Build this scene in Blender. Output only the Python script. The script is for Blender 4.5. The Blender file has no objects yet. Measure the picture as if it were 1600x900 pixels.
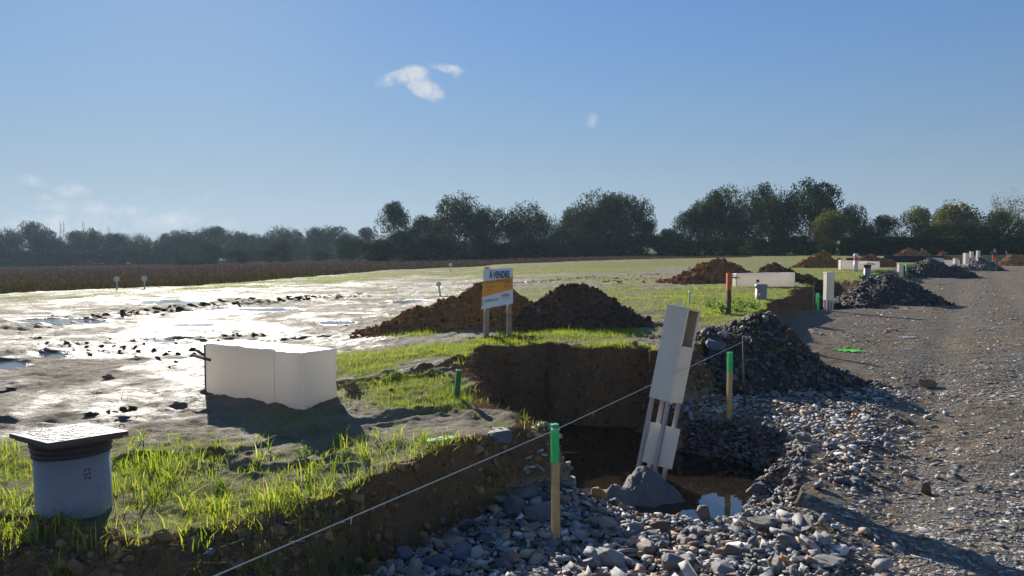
import bpy, bmesh, math, random
import numpy as np
from mathutils import Vector, Matrix, Euler, noise as mnoise

random.seed(7)
RNG = np.random.default_rng(11)
sc = bpy.context.scene
col = sc.collection
R = math.radians

# ------------------------------------------------------------------ camera
FPX = 1155.6
CAM = np.array([0.0, 0.0, 1.65])
PITCH = math.atan(60 / FPX)
cam_data = bpy.data.cameras.new('camera')
cam_data.sensor_width = 36
cam_data.lens = 26
cam_data.clip_start = 0.05
cam_data.clip_end = 3000
cam = bpy.data.objects.new('camera', cam_data)
cam.location = CAM
cam.rotation_euler = (math.pi / 2 - PITCH, 0, 0)
col.objects.link(cam)
sc.camera = cam

# ------------------------------------------------------------------ light
SUN_EL = R(20.5)
SUN_AZ = R(-23.5)            # from +Y towards +X
SUND = Vector((math.sin(SUN_AZ) * math.cos(SUN_EL), math.cos(SUN_AZ) * math.cos(SUN_EL), math.sin(SUN_EL)))
sl = bpy.data.lights.new('sun', 'SUN')
sl.energy = 5.0
sl.angle = R(0.6)
sl.color = (1.0, 0.93, 0.82)
so = bpy.data.objects.new('sun', sl)
so.rotation_euler = SUND.to_track_quat('Z', 'Y').to_euler()
so.location = (0, 0, 50)
col.objects.link(so)

sc.view_settings.view_transform = 'Standard'
sc.view_settings.look = 'None'
sc.view_settings.exposure = 0.74
sc.view_settings.gamma = 1.0
sc.view_settings.use_curve_mapping = False
sc.cycles.max_bounces = 6
sc.cycles.diffuse_bounces = 3
sc.cycles.glossy_bounces = 3
sc.cycles.transmission_bounces = 4
sc.cycles.transparent_max_bounces = 6
sc.cycles.volume_bounces = 1
sc.cycles.use_denoising = True
sc.cycles.sample_clamp_indirect = 4.0

def pray(u, v):
    lx = (u - 800) / FPX; ly = (450 - v) / FPX
    cp, sp = math.cos(PITCH), math.sin(PITCH)
    return np.array([lx, cp + ly * sp, -sp + ly * cp])

SKY_G, SKY_K, SKY_T = 1.72, .19, (.81, .975, 1.17)
world = bpy.data.worlds.new('World')
sc.world = world
world.use_nodes = True
wn = world.node_tree
for n in list(wn.nodes): wn.nodes.remove(n)
def wnode(t, **k):
    n = wn.nodes.new(t)
    for a, b in k.items(): setattr(n, a, b)
    return n
W_out = wnode('ShaderNodeOutputWorld'); W_bg = wnode('ShaderNodeBackground')
W_sky = wnode('ShaderNodeTexSky', sky_type='NISHITA')
W_sky.sun_disc = False
W_sky.sun_elevation = SUN_EL
W_sky.sun_rotation = SUN_AZ
W_sky.altitude = 50
W_sky.air_density = 1.0
W_sky.dust_density = 0.1
W_sky.ozone_density = 2.5
W_bg.inputs['Strength'].default_value = 0.051
wtc = wnode('ShaderNodeTexCoord')
wnz = wnode('ShaderNodeTexNoise'); wnz.inputs['Scale'].default_value = 38; wnz.inputs['Detail'].default_value = 8; wnz.inputs['Roughness'].default_value = .62
wn.links.new(wtc.outputs['Generated'], wnz.inputs['Vector'])
def wmath(op, a, b=None, c=None):
    n = wnode('ShaderNodeMath', operation=op)
    for i, q in enumerate((a, b, c)):
        if q is None: continue
        if isinstance(q, (int, float)): n.inputs[i].default_value = q
        else: wn.links.new(q, n.inputs[i])
    return n.outputs[0]
def wdot(v):
    n = wnode('ShaderNodeVectorMath', operation='DOT_PRODUCT')
    wn.links.new(wtc.outputs['Generated'], n.inputs[0]); n.inputs[1].default_value = v
    return n.outputs['Value']
# small fair-weather clouds: direction (photo pixels), half sizes, slant, density
CLOUDS = [(625, 122, 34, 10, 14, 1.0), (648, 118, 24, 13, 0, 1.0), (662, 136, 30, 14, -28, 1.1), (697, 107, 26, 6, -8, .85), (712, 112, 8, 9, 0, .7),
          (925, 188, 9, 11, 0, .62), (50, 282, 22, 7, -10, .5), (113, 298, 20, 9, 0, .6), (72, 309, 12, 5, 0, .4),
          (252, 300, 20, 7, 5, .38), (330, 305, 16, 8, 20, .4), (316, 314, 12, 5, 0, .35), (135, 325, 60, 10, 0, .55), (195, 329, 34, 7, 0, .6),
          (150, 350, 110, 14, 0, .6), (265, 343, 50, 13, 3, .62), (25, 352, 60, 12, 0, .45), (350, 348, 36, 9, 0, .45)]
acc = None
for (u, v, w, h, sl_, dn) in CLOUDS:
    d = Vector(pray(u, v)).normalized()
    t1 = Vector((d.y, -d.x, 0)).normalized(); t2 = t1.cross(d).normalized()
    a = R(sl_); e1 = t1 * math.cos(a) + t2 * math.sin(a); e2 = -t1 * math.sin(a) + t2 * math.cos(a)
    A = wdot(tuple(e1 / (w * 1.25 / FPX))); B = wdot(tuple(e2 / (h * 1.35 / FPX)))
    A = wmath('ADD', A, -d.dot(e1) / (w * 1.25 / FPX)); B = wmath('ADD', B, -d.dot(e2) / (h * 1.35 / FPX))
    r2 = wmath('ADD', wmath('MULTIPLY', A, A), wmath('MULTIPLY', B, B))
    f = wmath('SUBTRACT', 1.0, r2)
    front = wmath('GREATER_THAN', wdot(tuple(d)), 0.5)
    f = wmath('MULTIPLY', wmath('MAXIMUM', f, 0.0), front)
    f = wmath('MULTIPLY', wmath('POWER', f, .7), dn)
    acc = f if acc is None else wmath('MAXIMUM', acc, f)
# wisps: noise eats into the soft ellipses
nz = wmath('MULTIPLY', wmath('SUBTRACT', wnz.outputs['Fac'], 0.40), 3.2)
cm = wmath('MULTIPLY', acc, wmath('ADD', nz, .45)); 
cmn = wnode('ShaderNodeMapRange', interpolation_type='SMOOTHSTEP'); wn.links.new(cm, cmn.inputs[0])
cmn.inputs[1].default_value = .08; cmn.inputs[2].default_value = 1.0; cmn.inputs[3].default_value = 0; cmn.inputs[4].default_value = .85
# compress the circumsolar glare the way the phone's exposure does, and cool it slightly
w_lum = wnode('ShaderNodeRGBToBW'); wn.links.new(W_sky.outputs[0], w_lum.inputs[0])
w_k = wmath('DIVIDE', SKY_G, wmath('ADD', 1.0, wmath('MULTIPLY', w_lum.outputs[0], SKY_K)))
w_t = wnode('ShaderNodeVectorMath', operation='MULTIPLY'); wn.links.new(W_sky.outputs[0], w_t.inputs[0]); w_t.inputs[1].default_value = SKY_T
w_s = wnode('ShaderNodeVectorMath', operation='SCALE'); wn.links.new(w_t.outputs[0], w_s.inputs[0]); wn.links.new(w_k, w_s.inputs['Scale'])
# the low sky is whitish blue with autumn vapour, not yellow
w_sep = wnode('ShaderNodeSeparateXYZ'); wn.links.new(wtc.outputs['Generated'], w_sep.inputs[0])
w_h = wnode('ShaderNodeMapRange', interpolation_type='SMOOTHSTEP'); wn.links.new(w_sep.outputs[2], w_h.inputs[0])
for i_, q_ in ((1, .0), (2, .30), (3, .75), (4, .0)): w_h.inputs[i_].default_value = q_
w_l2 = wnode('ShaderNodeRGBToBW'); wn.links.new(w_s.outputs[0], w_l2.inputs[0])
w_g2 = wnode('ShaderNodeVectorMath', operation='SCALE'); w_g2.inputs[0].default_value = (.79, 1.0, 1.30); wn.links.new(w_l2.outputs[0], w_g2.inputs['Scale'])
w_m2 = wnode('ShaderNodeMix', data_type='RGBA'); wn.links.new(w_h.outputs[0], w_m2.inputs['Factor']); wn.links.new(w_s.outputs[0], w_m2.inputs['A']); wn.links.new(w_g2.outputs[0], w_m2.inputs['B'])
wmix = wnode('ShaderNodeMix', data_type='RGBA')
wn.links.new(cmn.outputs[0], wmix.inputs['Factor'])
wn.links.new(w_m2.outputs['Result'], wmix.inputs['A'])
wmix.inputs['B'].default_value = (8.2, 8.4, 8.8, 1)
wn.links.new(wmix.outputs['Result'], W_bg.inputs['Color'])
wn.links.new(W_bg.outputs[0], W_out.inputs[0])

# ------------------------------------------------------------------ small tools
def smooth(a, b, x):
    t = np.clip((x - a) / (b - a), 0, 1); return t * t * (3 - 2 * t)
def hsh(ix, iy, s):
    h = (ix.astype(np.int64) * 374761393 + iy.astype(np.int64) * 668265263 + s * 1442695041) & 0x7fffffff
    h = ((h ^ (h >> 13)) * 1274126177) & 0x7fffffff
    h = (h ^ (h >> 16)) & 0xffffff
    return h / float(0xffffff)
def vnoise(x, y, s=0):
    ix = np.floor(x); iy = np.floor(y); fx = x - ix; fy = y - iy
    fx = fx * fx * (3 - 2 * fx); fy = fy * fy * (3 - 2 * fy)
    a = hsh(ix, iy, s); b = hsh(ix + 1, iy, s); c = hsh(ix, iy + 1, s); d = hsh(ix + 1, iy + 1, s)
    return (a + (b - a) * fx) * (1 - fy) + (c + (d - c) * fx) * fy - .5
def fbm(x, y, sc_, oct_=4, s=0, gain=.5):
    r = 0; amp = 1.; f = 1. / sc_
    for i in range(oct_):
        r = r + amp * vnoise(x * f + i * 17.3, y * f - i * 9.1, s + i); amp *= gain; f *= 2.03
    return r
def segd(x, y, a, b):
    ax, ay = a; bx, by = b; dx = bx - ax; dy = by - ay
    t = np.clip(((x - ax) * dx + (y - ay) * dy) / (dx * dx + dy * dy + 1e-12), 0, 1)
    return np.hypot(x - ax - t * dx, y - ay - t * dy)
def inside(x, y, P):
    c = np.zeros(np.shape(x), bool)
    for i in range(len(P)):
        (x1, y1), (x2, y2) = P[i], P[(i + 1) % len(P)]
        if y1 == y2: continue
        c ^= ((y1 > y) != (y2 > y)) & (x < (x2 - x1) * (y - y1) / (y2 - y1) + x1)
    return c
def sdf(x, y, P):
    d = np.full(np.shape(x), 1e9)
    for i in range(len(P)): d = np.minimum(d, segd(x, y, P[i], P[(i + 1) % len(P)]))
    return np.where(inside(x, y, P), d, -d)

def mesh_np(name, V, Fs, cols=None, smooth_=False, attr='col'):
    V = np.asarray(V, np.float32); Fs = np.asarray(Fs, np.int32)
    k = Fs.shape[1]; n = len(Fs)
    me = bpy.data.meshes.new(name)
    me.vertices.add(len(V)); me.vertices.foreach_set('co', V.ravel())
    me.loops.add(n * k); me.loops.foreach_set('vertex_index', Fs.ravel())
    me.polygons.add(n); me.polygons.foreach_set('loop_start', np.arange(0, n * k, k, dtype=np.int32))
    if smooth_: me.polygons.foreach_set('use_smooth', np.ones(n, bool))
    if cols is not None:
        a = me.attributes.new(attr, 'FLOAT_COLOR', 'POINT')
        c4 = np.ones((len(V), 4), np.float32); c4[:, :3] = cols
        a.data.foreach_set('color', c4.ravel())
    me.update(calc_edges=True)
    return me
def link(name, me, mat=None, parent=None, loc=None):
    o = bpy.data.objects.new(name, me); col.objects.link(o)
    if mat is not None and me is not None and not me.materials: me.materials.append(mat)
    if parent is not None: o.parent = parent
    if loc is not None: o.location = loc
    return o
def tag(o, label, cat, group=None):
    o['label'] = label; o['category'] = cat
    if group: o['group'] = group
    return o
def kind(o, k): o['kind'] = k; return o
def empty(name, loc, rz=0):
    o = bpy.data.objects.new(name, None); o.empty_display_size = .2
    o.location = loc; o.rotation_euler = (0, 0, rz); col.objects.link(o); return o

class MB:
    """collects boxes, bars, tubes; builds ONE mesh"""
    def __init__(s): s.bm = bmesh.new()
    def box(s, c, d, rot=None, bev=0.0):
        m = Matrix.Translation(c) @ (rot.to_matrix().to_4x4() if rot else Matrix()) @ Matrix.Diagonal((*d, 1))
        r = bmesh.ops.create_cube(s.bm, size=1, matrix=m)
        if bev > 0:
            es = list({e for v in r['verts'] for e in v.link_edges})
            bmesh.ops.bevel(s.bm, geom=es, offset=bev, segments=2, profile=.6, affect='EDGES')
        return s
    def tube(s, a, b, r, r2=None, seg=12, caps=True):
        a = Vector(a); b = Vector(b); d = b - a
        m = Matrix.Translation((a + b) / 2) @ d.to_track_quat('Z', 'Y').to_matrix().to_4x4()
        bmesh.ops.create_cone(s.bm, cap_ends=caps, segments=seg, radius1=r, radius2=r if r2 is None else r2, depth=d.length, matrix=m)
        return s
    def lathe(s, prof, seg=32, c=(0, 0, 0)):
        rings = []
        for (r, z) in prof:
            rings.append([s.bm.verts.new((c[0] + r * math.cos(2 * math.pi * i / seg), c[1] + r * math.sin(2 * math.pi * i / seg), c[2] + z)) for i in range(seg)])
        for A, B in zip(rings, rings[1:]):
            for i in range(seg): s.bm.faces.new((A[i], A[(i + 1) % seg], B[(i + 1) % seg], B[i]))
        return s
    def poly(s, pts, depth_vec):
        a = [s.bm.verts.new(p) for p in pts]; b = [s.bm.verts.new(Vector(p) + Vector(depth_vec)) for p in pts]
        s.bm.faces.new(a); s.bm.faces.new(b[::-1])
        for i in range(len(a)):
            j = (i + 1) % len(a); s.bm.faces.new((a[i], b[i], b[j], a[j]))
        return s
    def build(s, name, mat, parent=None, smooth_=False, rough=0.0):
        bmesh.ops.recalc_face_normals(s.bm, faces=s.bm.faces)
        if rough:
            for v in s.bm.verts: v.co += Vector((random.uniform(-1, 1), random.uniform(-1, 1), random.uniform(-1, 1))) * rough
        me = bpy.data.meshes.new(name); s.bm.to_mesh(me); s.bm.free()
        if smooth_:
            for p in me.polygons: p.use_smooth = True
        return link(name, me, mat, parent)

# ------------------------------------------------------------------ materials
def mat_new(name):
    m = bpy.data.materials.new(name); m.use_nodes = True
    nt = m.node_tree; b = nt.nodes['Principled BSDF']
    return m, nt, b
def N(nt, t, ins=None, **k):
    n = nt.nodes.new(t)
    for a, b in k.items(): setattr(n, a, b)
    for a, b in (ins or {}).items():
        if hasattr(b, 'is_output') or isinstance(b, bpy.types.NodeSocket): nt.links.new(b, n.inputs[a])
        else: n.inputs[a].default_value = b
    return n
def mixc(nt, f, a, b, blend='MIX'):
    n = nt.nodes.new('ShaderNodeMix'); n.data_type = 'RGBA'; n.blend_type = blend
    for s, q in (('Factor', f), ('A', a), ('B', b)):
        if isinstance(q, bpy.types.NodeSocket): nt.links.new(q, n.inputs[s])
        elif s == 'Factor': n.inputs[s].default_value = q
        else: n.inputs[s].default_value = (*q, 1)
    return n.outputs['Result']
def rampf(nt, x, a, b, lo=0., hi=1.):
    n = N(nt, 'ShaderNodeMapRange', {0: x, 1: a, 2: b, 3: lo, 4: hi}); return n.outputs[0]
def mth(nt, op, a, b):
    n = nt.nodes.new('ShaderNodeMath'); n.operation = op
    for i, q in enumerate((a, b)):
        if isinstance(q, bpy.types.NodeSocket): nt.links.new(q, n.inputs[i])
        else: n.inputs[i].default_value = q
    return n.outputs[0]
def objco(nt): return nt.nodes.new('ShaderNodeTexCoord').outputs['Object']
def noise_(nt, vec, sc_, det=5, ro=.6):
    return N(nt, 'ShaderNodeTexNoise', {'Vector': vec, 'Scale': sc_, 'Detail': det, 'Roughness': ro}).outputs['Fac']
def bump_(nt, h, dist, st=1.0, prev=None):
    d = {'Height': h, 'Distance': dist, 'Strength': st}
    if prev is not None: d['Normal'] = prev
    return N(nt, 'ShaderNodeBump', d).outputs[0]

def simple(name, c, rough=.6, var=.12, scale=12, bump=.0015, metal=0., grime=None, gs=3.):
    m, nt, b = mat_new(name); co = objco(nt)
    n1 = noise_(nt, co, scale); n2 = noise_(nt, co, scale * 7, 3)
    k = mth(nt, 'ADD', mth(nt, 'MULTIPLY', n1, 1.4 * var * 2), 1 - 1.4 * var)
    cc = mixc(nt, 1.0, c, (0, 0, 0), 'MULTIPLY')
    vm = N(nt, 'ShaderNodeVectorMath', {0: (*c,), 3: 1.0}, operation='SCALE'); nt.links.new(k, vm.inputs['Scale'])
    out = vm.outputs[0]
    if grime:
        g = rampf(nt, noise_(nt, co, gs, 8, .7), .5, .72)
        out = mixc(nt, g, (0, 0, 0), grime); 
        mm = nt.nodes.new('ShaderNodeMix'); mm.data_type = 'RGBA'
        nt.links.new(g, mm.inputs['Factor']); nt.links.new(vm.outputs[0], mm.inputs['A']); mm.inputs['B'].default_value = (*grime, 1)
        out = mm.outputs['Result']
    nt.links.new(out, b.inputs['Base Color'])
    nt.links.new(rampf(nt, n2, .2, .8, max(rough - .1, .03), min(rough + .12, 1)), b.inputs['Roughness'])
    b.inputs['Metallic'].default_value = metal
    if bump: nt.links.new(bump_(nt, n2, bump), b.inputs['Normal'])
    return m

def attr_mat(name, rough=.6, nvar=.25, nsc=25, bump=.006, spec=.5, transl=0., two=None, mult=1.0, objrand=None, diffuse=False):
    """colour comes from the 'col' attribute or a per-object random choice, broken up with noise"""
    m, nt, b = mat_new(name); co = objco(nt)
    if objrand is None:
        base = N(nt, 'ShaderNodeAttribute', attribute_name='col').outputs['Color']
    else:
        oi = N(nt, 'ShaderNodeObjectInfo')
        rp = nt.nodes.new('ShaderNodeValToRGB'); rp.color_ramp.interpolation = 'LINEAR'
        el = rp.color_ramp.elements
        while len(el) < len(objrand): el.new(.5)
        for i, c in enumerate(objrand): el[i].position = i / (len(objrand) - 1); el[i].color = (*c, 1)
        nt.links.new(oi.outputs['Random'], rp.inputs[0]); base = rp.outputs[0]
    n1 = noise_(nt, co, nsc, 6, .65)
    k = rampf(nt, n1, .25, .75, (1 - nvar) * mult, (1 + nvar) * mult)
    vm = nt.nodes.new('ShaderNodeVectorMath'); vm.operation = 'SCALE'
    nt.links.new(base, vm.inputs[0]); nt.links.new(k, vm.inputs['Scale'])
    c = vm.outputs[0]
    if two is not None:
        g = rampf(nt, noise_(nt, co, nsc * .35, 4), .52, .7); c = mixc(nt, g, c, two)
    nt.links.new(c, b.inputs['Base Color'])
    nt.links.new(rampf(nt, n1, .3, .7, max(rough - .12, .05), min(rough + .12, 1)), b.inputs['Roughness'])
    b.inputs['Specular IOR Level'].default_value = spec
    if bump: nt.links.new(bump_(nt, n1, bump), b.inputs['Normal'])
    bs = b
    if diffuse:
        bs = N(nt, 'ShaderNodeBsdfDiffuse', {'Roughness': .6}); nt.links.new(c, bs.inputs['Color'])
        if bump: nt.links.new(b.inputs['Normal'].links[0].from_socket, bs.inputs['Normal'])
        nt.links.new(bs.outputs[0], nt.nodes['Material Output'].inputs['Surface'])
    if transl > 0:
        out = nt.nodes['Material Output']
        t = N(nt, 'ShaderNodeBsdfTranslucent')
        tc = mixc(nt, 1.0, c, (1.25, 1.3, .55), 'MULTIPLY'); nt.links.new(tc, t.inputs['Color'])
        mx = N(nt, 'ShaderNodeMixShader', {0: transl}); nt.links.new(bs.outputs[0], mx.inputs[1]); nt.links.new(t.outputs[0], mx.inputs[2])
        nt.links.new(mx.outputs[0], out.inputs['Surface'])
    return m
# ------------------------------------------------------------------ terrain
CREST = [(-8, 4.7), (-4.5, 4.2), (-2.7, 3.62), (-2.0, 3.42), (-1.55, 3.42), (-1.25, 3.62), (-1.0, 3.85), (-.8, 4.2), (-.66, 4.5), (-.35, 4.8), (.2, 5.15), (.38, 5.22)]
RUTS = []
PITP = [(.38, 5.22), (.15, 5.67), (-.16, 6.24), (-.5, 7.4), (-.36, 8.75), (.42, 8.95), (1.54, 8.5), (1.85, 7.95),
        (1.78, 7.5), (2.15, 7.2), (2.52, 6.65), (2.4, 5.9), (1.86, 4.82), (1.25, 4.6), (.8, 4.85)]
#           top, slope per edge
PITE = [(.36, 3.0), (.38, 3.0), (.4, 2.6), (.42, 3.2), (.42, 4.2), (.42, 3.6), (.3, 3.4), (.0, 2.8), (0, 4.5), (0, 5.0), (0, 3.0), (0, 1.6), (-.03, 1.0), (-.06, .9), (-.06, .9)]
CREST2 = [(1.54, 8.5), (1.85, 7.95), (2.05, 8.2), (2.5, 9.2), (3.4, 10.8), (4.95, 14.4), (5.6, 16.2), (7.0, 18.6), (8.0, 20.9), (9.4, 22.8), (9.8, 25.2), (10.3, 27.2), (11.8, 27.6),
          (12.6, 26.2), (13.8, 29.5), (16.5, 33), (17.2, 36), (20, 38), (22.5, 43), (27, 49), (33, 60), (41, 72), (50, 86), (90, 90), (460, 90)]
FIELD = [(-460, 4.7)] + CREST + PITP[1:7] + CREST2[1:] + [(460, 460), (-460, 460)]
PIT2 = [(7.3, 19.6), (8.9, 20.7), (11.2, 20.4), (11.3, 21.7), (10.6, 22.6), (10.6, 25.5), (9.9, 26), (9.5, 23), (8.0, 20.9)]

def kslope(x, y):
    s = x / np.maximum(np.abs(y), 1)
    return np.interp(s, [-.75, -.45, -.2, .13, .35, .65], [-.0165, -.0135, -.006, .0015, .004, .006])
def Hraw(x, y):
    x = np.asarray(x, float); y = np.asarray(y, float)
    r = np.clip(np.hypot(x, y) - 20, 0, None)
    near = 1 - smooth(40, 120, np.hypot(x, y))
    wx = x + (.24 * fbm(x, y, .8, 4, 3) + .07 * fbm(x, y, .14, 3, 4)) * near; wy = y + (.24 * fbm(x, y, .8, 4, 5) + .07 * fbm(x, y, .14, 3, 6)) * near
    zf = .3 + .12 * smooth(4.2, 8, y) * smooth(-3, -.5, x) + .06 * smooth(4.5, 9, y) + kslope(x, y) * r
    zf = zf + .05 * fbm(x, y, 3.0, 3, 9) * near + .034 * fbm(x, y, .7, 4, 21) * near + .03 * fbm(x, y, .16, 4, 31) * np.clip(near, 0, 1) * (y < 30)
    if RUTS:
        rm = (r < 25) & (x < 8) & (y > 2); rx_, ry_ = x[rm], y[rm]; zz = np.zeros(rx_.shape)
        xw = rx_ + .3 * fbm(rx_, ry_, 1.5, 2, 81); yw = ry_ + .3 * fbm(rx_, ry_, 1.5, 2, 83); lug = .6 + 1.6 * fbm(rx_, ry_, .11, 3, 87)
        for (pl, dp, wd) in RUTS:
            d = np.full(rx_.shape, 9.)
            for p_, q_ in zip(pl[:-1], pl[1:]): d = np.minimum(d, segd(xw, yw, p_, q_))
            zz += -dp * np.exp(-(d / wd) ** 2) * (1 + .3 * lug) + dp * .9 * lug * np.exp(-((d - 1.7 * wd) / (.7 * wd)) ** 2)
        zf = np.array(zf); zf[rm] += zz
    # raised lip of thrown-up earth along the trench and pit edge
    zr = -.10 * (1 - smooth(.2, 1.3, np.hypot(np.maximum(np.abs(x + .2) - .7, 0), y - 4.3))) + .025 * fbm(x, y, .9, 4, 41) * near + .03 * fbm(x, y, 5, 2, 43) + kslope(x, y) * 0
    zr = zr + .012 * fbm(x, y, .1, 3, 47) * (y < 25)
    # wheel tracks on the stone road
    for off, dp in ((3.3, .035), (5.2, .03)):
        d = np.abs((x - off) - .62 * (y - 6)) / 1.18
        zr = zr - dp * np.exp(-(d / .28) ** 2)
    sd = sdf(wx, wy, FIELD)
    steep = np.where(y > 7, 2.6, .62 + (2.6 - .62) * smooth(-1.5, -.75, x))
    steep = steep * (1 + .5 * fbm(x, y, .4, 2, 77))
    ds = -np.minimum(sd, 0); soft = smooth(-.7, -1.15, x) * (y < 7)
    drop_ = ds * steep * (1 - soft) + soft * (np.minimum(ds, .3) * .6 + np.maximum(ds - .3, 0) * .14)
    bank = zf - drop_
    z = np.where(sd > 0, zf + .05 * np.exp(-((sd - .08) / .12) ** 2) * (fbm(x, y, .5, 2, 55) + .3) * near, np.maximum(zr, bank))
    w = smooth(-.05, .12, z - zr) * (sd < 0)
    z = z + w * (.09 * fbm(x, y, .3, 5, 61) + .05 * np.abs(fbm(x, y, .09, 3, 62))) * near
    # earth trodden round the inspection pipe
    rp_ = np.hypot(x + 2.23, y - 3.66); z = np.maximum(z, np.where(rp_ < 1.2, .285 - .75 * np.maximum(rp_ - .36, 0) + .03 * fbm(x, y, .12, 3, 63), -9))
    # pit
    ip = inside(wx, wy, PITP)
    zp = np.full(np.shape(x), -9.)
    for i in range(len(PITP)):
        t_, s_ = PITE[i]
        dd = segd(wx, wy, PITP[i], PITP[(i + 1) % len(PITP)])
        zp = np.maximum(zp, t_ - dd * s_)
    zp = np.maximum(zp, -.72) + .06 * fbm(x, y, .3, 4, 71) + .05 * fbm(x, y * .3, .12, 2, 72)
    z = np.where(ip, np.minimum(zp, np.where(zp > z, zp, z)), z)
    ip2 = inside(wx, wy, PIT2)
    d2 = np.maximum(sdf(wx, wy, PIT2), 0)
    z = np.where(ip2, np.maximum(-.5, np.minimum(z, .1) - d2 * 1.6), z)
    return z, sd, ip, ip2
def H(x, y): return Hraw(x, y)[0]
def hz(x, y): return float(H(np.array([x], float), np.array([y], float))[0])
def hit(u, v, dmin=1.5, dmax=420):
    d = pray(u, v); t = np.geomspace(dmin, dmax, 2500)
    X = CAM[0] + d[0] * t; Y = CAM[1] + d[1] * t; Z = CAM[2] + d[2] * t
    g = H(X, Y); b = np.where(Z < g)[0]
    i = b[0] if len(b) else len(t) - 1
    return Vector((X[i], Y[i], g[i]))
def at(u, v, z):
    d = pray(u, v); t = (z - CAM[2]) / d[2]
    return Vector((d[0] * t, d[1] * t, z))
def at_d(u, v, y):
    d = pray(u, v); t = y / d[1]; return Vector((d[0] * t, y, CAM[2] + d[2] * t))
def atpoly(pts, z): return [tuple(at(u, v, z)[:2]) for u, v in pts]

def axis_pts(lo, a, b, hi, st, g):
    mid = list(np.arange(a, b, st)); up = [b]; s = st
    while up[-1] < hi: s = s * (1 + g) ; up.append(up[-1] + s)
    dn = [a]; s = st
    while dn[-1] > lo: s = s * (1 + g); dn.append(dn[-1] - s)
    return np.array(dn[::-1][:-1] + mid + up)
def _w(pts): return [tuple(at(u, v, .4)[:2]) for u, v in pts]
RUTS += [(_w([(40, 508), (220, 488), (430, 469), (560, 461)]), .06, .16), (_w([(40, 500), (240, 480), (430, 463), (560, 457)]), .04, .14), (_w([(-60, 630), (120, 648), (240, 634), (330, 600), (420, 575)]), .018, .07),
         (_w([(-40, 560), (120, 535), (300, 524), (430, 527), (520, 520)]), .028, .09), (_w([(540, 600), (620, 592), (700, 588), (760, 584)]), .05, .08), (_w([(380, 690), (470, 664), (600, 650), (700, 640)]), .022, .06),
         (_w([(820, 446), (930, 436), (1060, 432), (1160, 436)]), .06, .2), (_w([(200, 700), (330, 690), (430, 715), (560, 700)]), .03, .06)]
GX = axis_pts(-450, -2.0, 2.7, 450, .014, .017)
GY = axis_pts(-40, 3.2, 9.4, 450, .016, .0125)
XX, YY = np.meshgrid(GX, GY)
ZZ, SD, IP, IP2 = Hraw(XX, YY)

# layout patches: where grass grows, where mud is wet, where the crop field lies (world ellipses)
def patch(u, v, ru, rv, z=.38):
    c = at(u, v, z); a = at(u, v - rv, z); b = at(u, v + rv, z)
    return (c.x, c.y, ru * c.y / FPX, max((a.y - b.y) / 2, .02), c.x / c.y)
def pfield(x, y, P, soft=.5):
    r = np.zeros(np.shape(x))
    for (cx, cy, rx, ry, sh), w in P:
        dx = (x - cx - (y - cy) * sh) / rx; dy = (y - cy) / ry
        r = np.maximum(r, w * (1 - smooth(1 - soft, 1 + soft * .6, np.sqrt(dx * dx + dy * dy))))
    return r
GP = [(patch(*p[:4]), p[4]) for p in [
    (20, 740, 70, 80, .9), (250, 740, 130, 65, .8), (120, 690, 160, 36, .5), (380, 780, 150, 60, .75), (200, 830, 220, 60, .7), (440, 720, 110, 50, .55), (340, 690, 120, 40, .4), (560, 690, 110, 26, .5), (500, 750, 110, 40, .6), (640, 680, 70, 20, .6), (430, 650, 140, 26, .5),
    (620, 615, 130, 26, .75), (700, 625, 50, 16, .95), (560, 570, 90, 22, .9), (680, 562, 110, 14, 1.), (900, 534, 130, 13, 1.), (800, 548, 90, 9, .9),
    (960, 556, 70, 12, .9), (470, 655, 90, 22, .4), (640, 528, 60, 8, .8), (1140, 490, 90, 22, .85), (1100, 470, 130, 18, .7), (1180, 475, 50, 14, .9),
    (600, 650, 90, 14, .35), (1000, 440, 330, 14, .45), (1250, 440, 160, 9, .8), (1330, 432, 90, 6, .9), (1120, 408, 500, 5, 1.), (1300, 402, 200, 4, 1.),
    (640, 430, 330, 9, .5), (350, 445, 260, 6, .35), (940, 412, 260, 5, .8), (760, 460, 160, 8, .3), (980, 475, 90, 20, .5)]]
CROPB = [hit(u, v) for u, v in [(-400, 478), (-150, 468), (0, 459), (150, 452), (300, 447), (430, 437), (600, 423), (800, 412), (1000, 405), (1180, 402)]]
CROP = [(p.x, p.y) for p in CROPB]
CROP = [(-440, CROP[0][1])] + CROP + [(CROP[-1][0] + 6, CROP[-1][1] + 30), (30, 420), (-440, 420)]
def crop_in(x, y):
    return sdf(x + 1.2 * fbm(x, y, 3, 2, 91), y + 1.2 * fbm(x, y, 3, 2, 93), CROP)
PUD = [(patch(*p[:4]), 1.) for p in [(640, 471, 30, 3.2), (525, 502, 34, 3), (268, 470, 70, 5), (300, 505, 50, 4), (250, 530, 40, 4), (80, 552, 30, 5), (10, 566, 40, 7),
       (560, 490, 30, 2), (90, 500, 90, 5), (420, 482, 60, 3)]]
MUDP = [(patch(*p[:4]), p[4]) for p in [(930, 437, 200, 9, .8), (1080, 424, 120, 6, .7), (780, 446, 160, 10, .5), (700, 470, 120, 12, .6), (1180, 415, 90, 4, .6), (560, 440, 120, 5, .5), (1040, 450, 60, 8, .4)]]
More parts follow.
